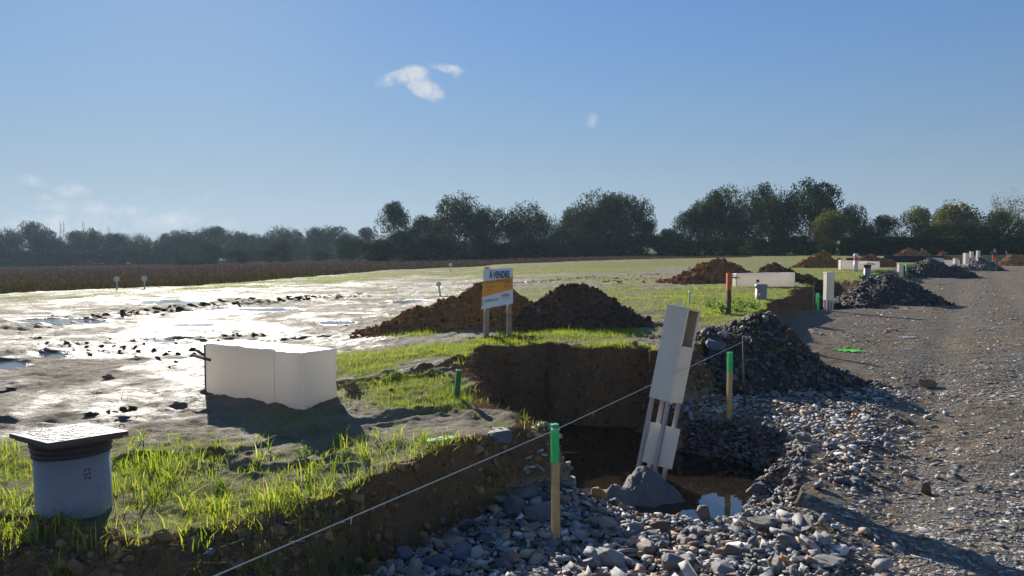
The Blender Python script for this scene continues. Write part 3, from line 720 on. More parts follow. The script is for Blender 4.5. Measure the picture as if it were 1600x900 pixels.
for i, (u, v, hw, fl, c, c2, rz, lab, tilt) in enumerate(BIG):
    p = hit(u, v + hw * fl * .5); s = hw / FPX * p.y * 1.12
    bm = rough_rock(700 + i * 3, fl, 14, .22, .05, 2, .03); me = bpy.data.meshes.new('stone'); bm.to_mesh(me); bm.free()
    me.materials.append(rmat('stone_%s' % lab.split()[0], c, c2))
    rock_one('stone', me, (p.x, p.y + s * .3, p.z + s * fl * .42 + .035), (s * 1.15, s * .85, s * 1.15), (tilt[0], tilt[1], rz * .6), lab)
    BIGM.append((p.x, p.y, s))
# medium stones, one object each
x, y = rand_in(GRAV, 900); n = 0
for i in range(len(x)):
    if n >= 230: break
    if min((x[i] - a) ** 2 + (y[i] - b) ** 2 - (c * 1.1) ** 2 for a, b, c in BIGM) < 0: continue
    if y[i] < 2.0 or (y[i] > 4.4 and x[i] > .6): continue
    s = random.choice((.04, .05, .06, .075, .1)) * random.uniform(.8, 1.15)
    rock_one('stone', ROCKV[i % 16], (x[i], y[i], hz(x[i], y[i]) + s * .25 + .02), (s, s * random.uniform(.55, .95), s * random.uniform(.8, 1.2)),
             (random.gauss(0, .3), random.gauss(0, .3), random.uniform(0, 6.28)), 'loose grey or brown slate stone lying in the stone bed beside the pit', 'rock', 'loose stones of the stone bed')
    n += 1

# dark clods of earth lying on the shiny mud
M_dclod = soil_mat('wet_clod', (.10, .07, .05), (.14, .10, .07), (.07, .052, .04), 8, .006, .75)
CLV = []
for i in range(8):
    bm = rough_rock(900 + i, .55, 14, .45, .06, 1, .16); me = bpy.data.meshes.new('clod'); bm.to_mesh(me); bm.free(); me.materials.append(M_dclod); CLV.append(me)
def line_pts(pts, n, jx, jv):
    for k in range(n):
        t = random.random() * (len(pts) - 1); i = int(t); f = t - i
        yield pts[i][0] * (1 - f) + pts[i + 1][0] * f + random.gauss(0, jx), pts[i][1] * (1 - f) + pts[i + 1][1] * f + random.gauss(0, jv)
cl = []
for u, v in line_pts([(95, 498), (220, 487), (340, 474), (430, 468), (520, 463)], 80, 12, 1.8): cl.append((u, v, random.choice((.05, .07, .09, .13)), 2.2, 'row of wet dark clods along a wheel rut'))
for u, v in line_pts([(45, 515), (110, 540), (190, 545), (260, 550), (280, 562)], 44, 30, 7): cl.append((u, v, random.uniform(.03, .085), 1.4, 'dark clods strewn over the shiny mud'))
for u, v in line_pts([(330, 520), (420, 527)], 14, 10, 2): cl.append((u, v, random.uniform(.04, .08), 2.0, 'dark clods strewn over the shiny mud'))
for u, v in line_pts([(130, 650), (160, 646), (215, 638)], 12, 6, 1.5): cl.append((u, v, random.uniform(.035, .07), 2.0, 'dark clods strewn over the shiny mud'))
for u, v in line_pts([(0, 612), (20, 610)], 5, 4, 1): cl.append((u, v, random.uniform(.035, .07), 2.2, 'dark clods strewn over the shiny mud'))
for u, v in line_pts([(940, 436), (1040, 434), (930, 441), (1020, 440)], 22, 14, 1.2): cl.append((u, v, random.uniform(.06, .13), 2.2, 'dark earth ridges on the pale far mud'))
for u, v in line_pts([(560, 495), (640, 530), (740, 560)], 16, 22, 8): cl.append((u, v, random.uniform(.03, .06), 1.1, 'dark clods strewn over the shiny mud'))
for u, v in line_pts([(540, 610), (640, 590), (740, 585)], 16, 20, 5): cl.append((u, v, random.uniform(.03, .06), 1.5, 'brown clods between the grass strips'))
for u, v in line_pts([(900, 545), (1000, 545), (1010, 560)], 8, 25, 6): cl.append((u, v, random.uniform(.03, .055), 1.1, 'brown clods between the grass strips'))
for u, v in line_pts([(1340, 510), (1450, 520), (1560, 560), (1500, 700)], 14, 50, 25): cl.append((u, v, random.uniform(.02, .045), 1.3, 'small mud clods on the stone road'))
LABC = {'row of wet dark clods along a wheel rut': 'wet dark clod in the row along the far wheel rut', 'dark clods strewn over the shiny mud': 'dark wet clod lying loose on the shiny mud',
        'dark earth ridges on the pale far mud': 'dark clod in the ridges on the pale far mud', 'brown clods between the grass strips': 'brown clod lying between the strips of bright grass',
        'small mud clods on the stone road': 'small brown mud clod lying on the stone road'}
for i, (u, v, s, st, g) in enumerate(cl):
    p = hit(u, v); s *= .66
    rock_one('earth_clod', CLV[i % 8], (p.x, p.y, p.z + s * .08), (s * (1 + .45 * (st - 1)) * random.uniform(.7, 1.2), s, s * .8), (random.gauss(0, .2), random.gauss(0, .2), random.gauss(0, .35)), LABC[g], 'clod', g)
M_cbrown = soil_mat('brown_clod', (.34, .235, .14), (.42, .30, .19), (.22, .15, .10), 7, .008, .9)
def big_clod(u, v, w, lab, fl=.6, seed=1):
    p = hit(u, v); s = w / FPX * p.y
    bm = rough_rock(seed, fl, 18, .5, .05, 2, .16); me = bpy.data.meshes.new('earth_clod'); bm.to_mesh(me); bm.free(); me.materials.append(M_cbrown)
    rock_one('earth_clod', me, (p.x, p.y, p.z + s * fl * .6), (s, s * .8, s), (.1, .1, .3), lab, 'clod')
big_clod(1447, 772, 13, 'knobbly upright brown clod standing on the road', 1.0, 41)
big_clod(1446, 604, 24, 'long crumbled brown clod on the road beyond the rubble shadow', .4, 42)
big_clod(508, 588 + 65, 1, 'tiny clod beside the packed white cabinet', .6, 43)
big_clod(548, 612, 22, 'brown clod heaped against the right end of the packed cabinet', .55, 44)
big_clod(385, 573 , 1, 'tiny clod behind the packed white cabinet', .5, 45)
big_clod(992, 541, 8, 'round brown clod on the grass above the pit', .8, 46)
big_clod(170, 592, 14, 'single dark clod on the mud behind the grey pipe', .3, 47)

# grass and plants: one mesh of thin blades
def blades(name, x, y, h, w, lean, cols, mat, z=None, tri=False, curl=.5):
    n = len(x); z = H(x, y) if z is None else z
    a = RNG.uniform(0, 6.283, n); la = RNG.uniform(0, 6.283, n); l = np.abs(RNG.normal(0, lean, n)) * h
    dx = np.cos(a) * w / 2; dy = np.sin(a) * w / 2; lx = np.cos(la) * l; ly = np.sin(la) * l
    b = np.stack([x, y, z - .01], -1); o = np.zeros(n)
    if tri:
        Vv = np.stack([b + np.stack([dx, dy, o], -1), b - np.stack([dx, dy, o], -1), b + np.stack([lx, ly, h], -1)], 1)
        F_ = np.arange(3 * n).reshape(n, 3); k = 3
    else:
        m_ = b + np.stack([lx * .3, ly * .3, h * .58], -1); t_ = b + np.stack([lx, ly, h * (1 - curl * .25 * np.minimum(l / h, 1.2))], -1)
        Vv = np.stack([b + np.stack([dx, dy, o], -1) * .8, b - np.stack([dx, dy, o], -1) * .8, m_ + np.stack([dx, dy, o], -1), m_ - np.stack([dx, dy, o], -1), t_], 1)
        base = np.arange(n) * 5; F_ = np.concatenate([np.stack([base, base + 1, base + 3], -1), np.stack([base, base + 3, base + 2], -1), np.stack([base + 2, base + 3, base + 4], -1)])
        k = 5
    return kind(link(name, mesh_np(name, Vv.reshape(-1, 3), F_, np.repeat(cols, k, 0), False), mat), 'stuff')
M_grass = attr_mat('grass_blades', .55, .15, 3, 0, .2, transl=.58, mult=1.3)
M_dry = attr_mat('dry_stalks', .95, .2, 3, 0, .03, transl=.06, diffuse=True)
GPAL = [(.15, .20, .035, 5), (.20, .25, .045, 4), (.10, .15, .03, 3), (.28, .28, .08, 2.2), (.34, .29, .14, 1.2)]
def on_field(x, y): return (sdf(x, y, FIELD) > -.02) & ~inside(x, y, PITP) & ~inside(x, y, PIT2)
# near bank grass, in clumps
cx_ = RNG.uniform(-4.2, .5, 17000); cy_ = RNG.uniform(2.3, 6.6, 17000)
g = green(cx_, cy_) * np.clip(.72 + 2.2 * fbm(cx_, cy_, .35, 3, 191), .1, 1.2); k = RNG.uniform(0, 1, len(cx_)) < np.maximum(np.clip(g * 1.1, .02, 1) ** 1.6, .42 * (sdf(cx_, cy_, FIELD) < .1) * (cx_ < -.8)); cx_, cy_ = cx_[k], cy_[k]
rep = RNG.integers(3, 12, len(cx_)); x = np.repeat(cx_, rep) + RNG.normal(0, .022, rep.sum()); y = np.repeat(cy_, rep) + RNG.normal(0, .022, rep.sum())
hh = np.repeat(RNG.lognormal(-3.0, .5, len(cx_)), rep) * RNG.uniform(.6, 1.2, len(x)); hh = np.clip(hh, .02, .17) * (1 - .55 * smooth(4.9, 5.6, y))
k = ~inside(x, y, [(-2.42, 3.5), (-2.02, 3.5), (-2.02, 3.9), (-2.42, 3.9)]) & (y > 2.3) & (sdf(x, y, FIELD) > -1.8) & ~inside(x, y, PITP) & ~((x > -.75) & (sdf(x, y, FIELD) < .02))
x, y, hh = x[k], y[k], hh[k]
blades('grass', x, y, hh, np.clip(hh * .06, .003, .007), .7, pick(GPAL, len(x)), M_grass)
# turf strips: fine short grass
def turf(name, n, box, hmu, wmin, thr=.3, pal=GPAL, lean=.35, tri=False, pw=1.6, hs=.3):
    t = RNG.uniform(0, 1, n); y = 1 / (1 / box[2] + t * (1 / box[3] - 1 / box[2])); x = y * RNG.uniform(box[0], box[1], n)
    g = green(x, y); k = (RNG.uniform(0, 1, n) < np.clip((g - thr) / (1 - thr), 0, 1) ** pw) & on_field(x, y) & (crop_in(x, y) < 0)
    x, y = x[k], y[k]; hh = RNG.lognormal(math.log(hmu), hs, len(x)) * (.6 + .4 * np.clip(green(x, y), 0, 1))
    return blades(name, x, y, hh, np.maximum(hh * .06, wmin * y), lean, pick(pal, len(x)), M_grass, tri=tri)
turf('turf', 190000, (-.75, .4, 5.2, 11), .045, .00052, .22, tri=True)
turf('turf', 300000, (-.75, .62, 9, 45), .05, .00055, .2, tri=True)
# sparse seedlings all over the open mud
turf('seedlings', 60000, (-.8, .5, 3.6, 14), .03, .0004, -.25, tri=True, pw=2.6)

# grass and roots hanging over the cut edges
x = RNG.uniform(-2.5, 2.6, 60000); y = RNG.uniform(3.4, 10.5, 60000); sd_ = sdf(x, y, FIELD); k = (np.abs(sd_ - .03) < .10) & (fbm(x, y, .5, 3, 195) > -.12); x, y = x[k], y[k]
blades('overhanging_grass', x, y, RNG.uniform(.03, .11, len(x)), np.full(len(x), .0045), 1.1, pick(GPAL[1:] + [(.20, .15, .08, 4)], len(x)), M_grass)
# ------------------------------------------------------------------ crop stubble and weeds
n = 150000
t = RNG.uniform(0, 1, n); y = 1 / (1 / 16 + t * (1 / 260 - 1 / 16)); x = y * RNG.uniform(-1.0, .35, n)
cd = crop_in(x, y); k = cd > 0; x, y, cd = x[k], y[k], cd[k]
k = fbm(x, y, 2.0, 3, 171) > RNG.uniform(-.9, .4, len(x)); x, y, cd = x[k], y[k], cd[k]
weed = smooth(9, 1, cd + 6 * fbm(x, y, 3.5, 3, 173)); w_ = RNG.uniform(0, 1, len(x)) < weed * .8 + .04
cw = pick([(.13, .16, .035, 4), (.20, .20, .05, 2), (.09, .10, .03, 3), (.18, .14, .07, 2)], len(x)); cb = pick([(.22, .15, .115, 5), (.28, .20, .15, 3), (.16, .11, .085, 3), (.30, .25, .15, .7)], len(x))
cc = np.where(w_[:, None], cw, cb); hh = RNG.uniform(.07, .22, len(x)) * (1 + .5 * fbm(x, y, 4, 3, 175)) * np.where(cd < 2, .7, 1)
blades('crop_stubble', x, y, hh, np.maximum(.012, .0011 * y) * 1.3, .4, cc, M_dry, tri=True)

# ------------------------------------------------------------------ foliage
M_leaf = attr_mat('tree_foliage', .55, .2, .4, 0, .35, transl=.22, diffuse=True)
M_leafy = attr_mat('sunlit_and_brown_foliage', .6, .2, .4, 0, .3, transl=.3, diffuse=True)
M_bark = simple('bark', (.075, .06, .045), .9, .25, 6, .02)
def leaves(P, size, cols, rr):
    n = len(P); a = rr.normal(0, 1, (n, 3)); a /= np.linalg.norm(a, axis=1)[:, None]
    b = np.cross(a, rr.normal(0, 1, (n, 3))); b /= np.linalg.norm(b, axis=1)[:, None] + 1e-9
    c = np.cross(a, b); s = (size * rr.uniform(.55, 1.3, n))[:, None]
    Vv = np.stack([P - b * s * .5, P + c * s * .32, P + b * s * .5, P - c * s * .32], 1)
    return Vv.reshape(-1, 3), np.arange(4 * n).reshape(n, 4), np.repeat(cols, 4, 0)
def crown_mesh(seed, lobes, n, size, pal, lo=.12, shape='round', gap=-.10):
    rr = np.random.default_rng(seed); L = []
    for i in range(lobes):
        t = rr.uniform(0, 1)
        z = lo + (1 - lo) * (t ** .85); 
        if shape == 'round': w = .5 * math.sqrt(max(0.03, 1 - ((z - .52) / .52) ** 2))
        elif shape == 'tall': w = .5 * (1 - max(0, (z - .55) / .5) ** 1.5) * (.75 + .25 * z)
        elif shape == 'column': w = .35 * (1 - z * .6)
        else: w = .5 * math.sqrt(max(.05, 1 - z * z))
        a = rr.uniform(0, 6.283); r = w * math.sqrt(rr.uniform(.15, 1)) * .78; q = rr.uniform(.12, .22) * (1.1 if shape != 'column' else .6)
        zt = 1 - q * rr.uniform(.95, 1.7) - .22 * (r / .4) ** 2 * (shape in ('round', 'dome'))
        L.append((math.cos(a) * r, math.sin(a) * r, min(z, zt) if shape != 'column' else min(z, .93), q * rr.uniform(1.0, 1.4), q))
    P, C = [], []
    per = n // lobes
    for (lx, ly, lz, qr, qz) in L:
        d = rr.normal(0, 1, (per, 3)); d /= np.linalg.norm(d, axis=1)[:, None]
        rad = rr.uniform(.35, 1.0, per) ** .55 * (1 + .055 * rr.normal(0, 1, per))
        p = d * rad[:, None] * np.array([qr, qr, qz]) + np.array([lx, ly, lz])
        g = fbm(p[:, 0] * 3 + p[:, 2] * 2, p[:, 1] * 3 - p[:, 2] * 2.7, .25, 3, seed) ; k = g > gap
        p = p[k]; P.append(p)
        cpal = np.array(pal)[rr.choice(len(pal), 1, p=np.array(pal)[:, 3] / np.array(pal)[:, 3].sum())[0], :3]
        C.append(cpal[None] * rr.uniform(.75, 1.25, (len(p), 1)))
    P = np.concatenate(P); C = np.concatenate(C); P[:, 2] = np.maximum(P[:, 2], .015)
    v, f, c = leaves(P, size, C, rr)
    return mesh_np('crown', v, f, c), L
def trunk_mesh(seed, L, r=.022, top=.7):
    rr = random.Random(seed); mb = MB()
    pts = [Vector((0, 0, -.05))]; 
    for i in range(1, 6): pts.append(Vector((rr.uniform(-.02, .02), rr.uniform(-.02, .02), top * i / 5)))
    for i in range(5): mb.tube(pts[i], pts[i + 1], r * (1 - i * .17), r * (1 - (i + 1) * .17), 7, False)
    for k, (lx, ly, lz, qr, qz) in enumerate(L):
        if k % 2: continue
        z0 = max(.12, min(lz * .62, top * .95)); i = min(4, int(z0 / top * 5)); s = pts[i].lerp(pts[i + 1], z0 / top * 5 - i)
        e = Vector((lx, ly, lz)); m_ = s.lerp(e, .5) + Vector((0, 0, .02))
        mb.tube(s, m_, r * .35, r * .22, 5, False); mb.tube(m_, e, r * .22, r * .07, 5, False)
    me = bpy.data.meshes.new('trunk'); mb.bm.to_mesh(me); mb.bm.free(); me.materials.append(M_bark); return me
TP = [(.036, .058, .014, 4), (.048, .068, .018, 3), (.028, .044, .014, 3), (.066, .074, .022, 1.5), (.068, .054, .024, .5)]
BP = [(.13, .14, .04, 4), (.17, .165, .045, 3), (.09, .11, .035, 3), (.19, .15, .055, 1.5)]  # brighter yellow-green leaves, sunlight on these crowns put into the colour
PROT = {'tree': [], 'tall': [], 'bush': [], 'lit': [], 'column': [], 'bare': []}
for i in range(6): 
    me, L = crown_mesh(1000 + i, 40, 19000, .030, TP, .07, 'round'); me.materials.append(M_leaf); PROT['tree'].append((me, trunk_mesh(i, L)))
for i in range(3):
    me, L = crown_mesh(1100 + i, 34, 17000, .030, TP, .05, 'tall'); me.materials.append(M_leaf); PROT['tall'].append((me, trunk_mesh(20 + i, L)))
for i in range(3):
    me, L = crown_mesh(1200 + i, 22, 7000, .055, TP, .05, 'dome', -.3); me.materials.append(M_leaf); PROT['bush'].append((me, trunk_mesh(30 + i, L, .02, .45)))
for i in range(3):
    me, L = crown_mesh(1300 + i, 36, 14000, .036, BP, .03, 'dome'); me.materials.append(M_leafy); PROT['lit'].append((me, trunk_mesh(40 + i, L, .02, .5)))
for i in range(1):
    me, L = crown_mesh(1400 + i, 20, 3500, .022, TP, .1, 'column'); me.materials.append(M_leaf); PROT['column'].append((me, trunk_mesh(50 + i, L, .02, .8)))
for i in range(1):
    me, L = crown_mesh(1500 + i, 26, 3200, .024, [(.12, .085, .05, 1), (.15, .11, .06, 1)], .45, 'round'); me.materials.append(M_leafy); PROT['bare'].append((me, trunk_mesh(60 + i, L, .018, .8)))
cnt = {}
def tree(u, vtop, hw, d, kind_, label, group=None, name=None, cat='tree', base=None):
    """u, vtop: crown top in the photo; hw: half crown width in photo pixels; d: metres away"""
    p = at_d(u, vtop, d); gz = hz(p.x, d) if base is None else base
    h = max(p.z - gz, .6) * 1.0; w = hw * 2 / FPX * d
    i = cnt.get(kind_, 0); cnt[kind_] = i + 1
    me, tr = PROT[kind_][i % len(PROT[kind_])]
    nm = name or {'bush': 'bush', 'lit': 'tree', 'column': 'poplar_tree'}.get(kind_, 'tree')
    r = empty(nm, (p.x, d, gz - .1), random.uniform(0, 6.28))
    r.scale = (w * 1.12, w * 1.12, h)
    tag(r, label, cat, group)
    for nn, m_ in (('crown', me), ('trunk', tr)):
        c = bpy.data.objects.new(nn, m_); col.objects.link(c); c.parent = r
    return r
# middle stand
for a in [
 (615, 311, 30, 128, 'tall', 'tall dark tree at the left end of the middle stand'),
 (640, 350, 24, 125, 'tree', 'lower dark tree tucked right of the left end tree of the stand'),
 (662, 333, 24, 131, 'tall', 'narrow dark tree left of the tallest round crown in the middle stand'),
 (716, 295, 38, 127, 'tree', 'high round crowned tree rising behind the top left of the for sale board'),
 (690, 330, 26, 133, 'tree', 'loose crowned tree with sky gaps left below the high round crown'),
 (768, 314, 28, 129, 'tree', 'dark tree just above the right edge of the for sale board'),
 (742, 338, 24, 124, 'tall', 'lower dark tree between the high round crown and the board'),
 (822, 308, 34, 128, 'tree', 'two humped dark tree right of the board'),
 (850, 328, 26, 132, 'tree', 'sloping dark tree left of the broad oak like crown'),
 (800, 345, 24, 123, 'tall', 'low dark tree in front of the two humped tree'),
 (905, 312, 28, 130, 'tree', 'dark tree forming the left shoulder of the broad crown'),
 (945, 290, 44, 127, 'tree', 'broadest crown in the middle stand, oak like and loose'),
 (985, 292, 34, 131, 'tree', 'right half of the broad loose crown beside the gap of sky'),
 (925, 330, 30, 122, 'tree', 'dark tree standing in front of the broad crown'),
 (1012, 340, 20, 126, 'tall', 'small dark tree at the right end of the middle stand'),
 (878, 345, 26, 121, 'tree', 'low dark tree below the dip in the middle stand'),
 (1045, 354, 20, 135, 'bush', 'pale bush in the gap between the two stands'),
 (1080, 318, 28, 118, 'tree', 'leftmost tree of the right stand, paler green'),
 (1105, 300, 26, 117, 'tree', 'second tree from the left in the right stand'),
 (1132, 282, 34, 119, 'tree', 'high round tree in the left of the right stand'),
 (1190, 281, 32, 121, 'tall', 'tree with two upright tops in the right stand'),
 (1222, 288, 28, 116, 'tree', 'dark tree left below the highest crown'),
 (1268, 268, 44, 118, 'tree', 'highest crown of all, bulging over the right stand'),
 (1160, 315, 30, 113, 'tree', 'lower dark tree in front of the right stand'),
 (1290, 300, 22, 122, 'tree', 'dark tree hanging off the right of the highest crown'),
 (1335, 309, 20, 112, 'tree', 'small dark tree right of the yellow green round tree'),
 (1304, 322, 34, 104, 'lit', 'round yellow green sunlit tree before the right stand'),
 (1380, 333, 26, 110, 'tall', 'low dark tree in the dip above the left of the hedge'),
 (1360, 345, 22, 106, 'tree', 'dark low tree above the left end of the hedge'),
 (1432, 318, 30, 106, 'lit', 'olive green tree right of the dip in the skyline'),
 (1462, 340, 34, 100, 'lit', 'low olive tree behind the middle of the hedge'),
 (1500, 308, 42, 108, 'lit', 'wide olive tree with twiggy top behind the hedge'),
 (1530, 335, 34, 101, 'tree', 'dark tree between the olive trees behind the hedge'),
 (1578, 290, 34, 112, 'bare', 'thin leafed brownish tree at the right edge'),
 (1570, 322, 34, 103, 'lit', 'olive tree below the thin brownish tree at the right edge'),
 (1612, 335, 34, 99, 'lit', 'olive tree cut by the right edge of the photo'),
 (1660, 325, 40, 104, 'tree', 'dark tree outside the right edge')]:
    tree(*a)
for i in range(46):                     # low growth under the stands
    u = 585 + i * 23; d = random.uniform(112, 120) if u < 1050 else random.uniform(100, 108)
    if u > 1290: d = random.uniform(97, 101)
    tree(u + random.uniform(-6, 6), random.uniform(362, 377), random.uniform(17, 24), d, 'bush' if u < 1290 else 'lit', 'dense bush in the low growth under the tree stands', 'bushes under the tree stands', cat='bush', name='bush')
# distant hazy line on the left
tops = [(-60, 345, 30), (-20, 350, 28), (12, 352, 22), (48, 343, 27), (70, 352, 20), (78, 366, 20), (118, 358, 18), (137, 350, 16), (160, 356, 22), (185, 362, 20), (218, 361, 20), (238, 374, 18), (262, 362, 18),
        (285, 353, 20), (312, 356, 18), (338, 351, 26), (362, 356, 20), (388, 358, 20), (412, 368, 18), (436, 349, 24), (458, 353, 20), (490, 352, 16), (518, 347, 28), (545, 362, 20), (572, 353, 20), (0, 372, 24), (100, 372, 22), (205, 376, 20), (300, 374, 22), (400, 378, 20), (500, 368, 24), (475, 368, 20)]
for i, (u, v, hw) in enumerate(tops):
    tree(u, v, hw * 1.05, random.uniform(215, 240), 'tree' if i % 3 else 'tall', 'hazy blue grey tree in the far treeline on the left', 'trees of the far left treeline')
for u, v in [(94, 347), (99, 346), (130, 346), (170, 354)]:
    tree(u, v, 4, 262, 'column', 'slender poplar top rising behind the far left treeline', 'poplars behind the far left treeline', cat='tree')
for i in range(30):
    u = -60 + i * 22
    tree(u + random.uniform(-5, 5), random.uniform(385, 394), 18, random.uniform(205, 212), 'bush', 'hazy low bush at the foot of the far left treeline', 'bushes at the foot of the far left treeline', cat='bush')
tree(330, 373, 17, 165, 'tree', 'small round tree standing in front of the far left treeline')
for (u, v, hw, lab) in [(376, 388, 17, 'rounded grey green bush right of the small round tree'), (282, 399, 12, 'low flat bush at the end of the far hedge strip'), (440, 372, 17, 'round bush below the middle of the far treeline'),
                        (418, 389, 12, 'small bush between two rounded bushes'), (500, 389, 15, 'pale round bush left of the dark rounded tree'), (306, 404, 14, 'very low bush left of the small round tree')]:
    tree(u, v, hw, 160, 'bush', lab, cat='bush')
tree(551, 365, 26, 140, 'tree', 'dark rounded tree left of the tall middle stand')

# hedge
M_hedge = attr_mat('hedge_leaves', .5, .2, .5, 0, .3, transl=.12, diffuse=True)
M_hcore = simple('hedge_twigs', (.02, .028, .014), .95, .3, 3, .03)
ha = at(1302, 396, .9); ax, ay = 41.0, 94.0; bx, by = 92.0, 90.0
hb = empty('hedge', (ax, ay, hz(ax, ay))); tag(hb, 'long clipped dark hedge at the far end of the road', 'hedge')
Lh = math.hypot(bx - ax, by - ay); hb.rotation_euler = (0, 0, math.atan2(by - ay, bx - ax)); HH = 2.15
cr = MB(); cr.box((Lh / 2, 0, HH / 2 - .1), (Lh - .8, 1.1, HH - .3)); cr.build('hedge_core', M_hcore, hb)
nl = 42000; rr = np.random.default_rng(5); t = rr.uniform(0, Lh, nl); side = rr.uniform(0, 1, nl)
yy = np.where(side < .55, -.75, rr.uniform(-.75, .75, nl)); z_ = np.where(side < .55, rr.uniform(0, HH, nl), HH)
bul = .25 * fbm(t, z_ * 1.2, 1.4, 4, 201)
yy = yy - np.where(side < .55, bul, 0) + rr.normal(0, .06, nl); z_ = z_ + np.where(side >= .55, bul * .9, 0) - .9 * smooth(1.6, 0, t) * (z_ / HH) + rr.normal(0, .06, nl)
Pp = np.stack([t, yy, np.clip(z_, 0, 3)], -1); v, f, c = leaves(Pp, .17, pick([(.026, .042, .013, 4), (.036, .054, .016, 2), (.02, .032, .011, 3), (.05, .045, .02, .4)], nl), rr)
link('hedge_foliage', mesh_np('hedge_foliage', v, f, c), M_hedge, hb)
# weed plants on the mud bank of the second pit and near bank
# ------------------------------------------------------------------ heaps
M_red = attr_mat('orange_brown_soil', .92, .35, 22, .02, .2, diffuse=True)
M_brn = attr_mat('dark_soil', .95, .35, 22, .02, .2, diffuse=True)
M_rub = attr_mat('dark_rubble', .75, .4, 18, .015, .25)
def heap(name, cones, pal, mat, cl_pal, ncl, cls, label, cat, group=None, protos=None, res=.05, rgh=.16, spread=1.0, tilt=.6, dome=False):
    """cones: (x, y, rx, ry, absolute top z). Slumped mound of soil plus the clods or stones lying on it"""
    x0 = min(c[0] - c[2] for c in cones) - .3; x1 = max(c[0] + c[2] for c in cones) + .3; y0 = min(c[1] - c[3] for c in cones) - .3; y1 = max(c[1] + c[3] for c in cones) + .3
    ox, oy = cones[0][0], cones[0][1]; oz = hz(ox, oy)
    def top(x, y):
        s = np.mean([c[2] for c in cones]); wx = x + .22 * s * fbm(x, y, .9 * s, 3, 301); wy = y + .22 * s * fbm(x, y, .9 * s, 3, 303); z = np.full(np.shape(x), -9.)
        for (cx, cy, rx, ry, tz) in cones:
            g = hz(cx, cy) if tz < 50 else 0; r = np.hypot((wx - cx) / rx, (wy - cy) / ry)
            hh = tz - min(g, .5); z = np.maximum(z, min(g, .5) + hh * ((1 - 1.06 * np.power(np.maximum(r, 1e-6), 1.18)) if not dome else np.maximum(1.15 * np.exp(-1.9 * r * r) - .17, -.3)) - .03)
        return z + rgh * s * (fbm(x, y, .35 * s, 5, 305) + .5 * np.abs(fbm(x, y, .12 * s, 3, 309)) ) * np.clip(1.3 - 0, 0, 1)
    gx = np.arange(x0, x1, res); gy = np.arange(y0, y1, res); X, Y = np.meshgrid(gx, gy); Z = top(X, Y); G = H(X, Y)
    keep = Z > G - .06; 
    ii = np.arange(X.size).reshape(X.shape); Qd = np.stack([ii[:-1, :-1], ii[:-1, 1:], ii[1:, 1:], ii[1:, :-1]], -1).reshape(-1, 4)
    kq = (keep[:-1, :-1] & keep[1:, 1:] & keep[:-1, 1:] & keep[1:, :-1]).reshape(-1); Qd = Qd[kq]
    u_, inv = np.unique(Qd, return_inverse=True); Vv = np.stack([X, Y, np.maximum(Z, G - .08)], -1).reshape(-1, 3)[u_] - np.array([ox, oy, oz])
    n = len(Vv); nzc = fbm(Vv[:, 0], Vv[:, 1], .3, 3, 311)[:, None]; pc = np.array(pal)[:, :3]
    cc = pc[0] * (.5 + .5 - nzc) + pc[1] * (nzc * .6 + .0); cc = np.clip(cc, .02, 1)
    root = tag(empty(name, (ox, oy, oz)), label, cat, group)
    link('soil', mesh_np('soil', Vv, inv.reshape(Qd.shape), cc, False), mat, root)
    if ncl:
        a = RNG.uniform(0, 1, (ncl * 3, 2)); x = x0 + a[:, 0] * (x1 - x0); y = y0 + a[:, 1] * (y1 - y0)
        z = top(x, y); g = H(x, y); k = (z > g - .16 * spread)
        # thin out away from the mound
        k &= (z > g) | (RNG.uniform(0, 1, len(x)) < .35)
        x, y, z, g = x[k][:ncl], y[k][:ncl], z[k][:ncl], g[k][:ncl]
        s = np.clip(RNG.lognormal(math.log(cls), .5, len(x)), cls * .35, cls * 3.6)
        P = np.stack([x - ox, y - oy, np.maximum(z, g) + s * .12 - oz], -1)
        kind(scatter('loose_lumps', protos or CLODS, P, s, tilt, pick(cl_pal, len(x)), mat, root), 'stuff')
    return root
heap('soil_heap', [(-.42, 11.7, 1.05, .95, 1.19), (-1.0, 11.35, 1.15, .75, .92), (-1.6, 11.1, .6, .45, .62)], RED_PAL, M_red, RED_PAL, 4200, .026, 'orange brown earth heap behind the for sale board', 'soil heap')
heap('soil_heap', [(1.02, 11.5, 1.2, 1.0, 1.16), (.45, 11.2, .75, .65, .85), (1.55, 11.4, .7, .6, .78)], BRN_PAL, M_brn, BRN_PAL + [(.15, .15, .16, .3)], 4200, .022, 'dark brown earth heap between the board and the tilted cabinet', 'soil heap')
heap('soil_heap', [(7.45, 26.5, 1.5, 1.3, 1.33), (6.5, 26.0, 1.2, .8, .85)], RED_PAL, M_red, RED_PAL, 1500, .06, 'orange brown heap left of the orange topped stake', 'soil heap', res=.08)
heap('soil_heap', [(9.8, 27.8, 1.3, 1.1, 1.12), (10.6, 27.4, .8, .6, .75)], BRN_PAL, M_brn, BRN_PAL + RED_PAL[:1], 1000, .05, 'dark brown low heap behind the second packed cabinet', 'soil heap', res=.08)
heap('soil_heap', [(18.3, 43.5, 1.9, 1.5, 1.4), (17.4, 43.2, 1.2, .9, 1.0)], RED_PAL, M_red, RED_PAL, 900, .07, 'brown heap right behind the white and orange post, left one of two', 'soil heap', res=.12)
heap('soil_heap', [(21.6, 44.5, 1.8, 1.4, 1.4)], RED_PAL, M_red, RED_PAL, 800, .07, 'brown heap behind the slab lidded pipe, right one of two', 'soil heap', res=.12)
heap('soil_heap', [(37.3, 70, 2.1, 1.5, 1.72)], RED_PAL, M_red, RED_PAL, 300, .1, 'far brown heap in front of the hedge above the long black pipes', 'soil heap', res=.2)
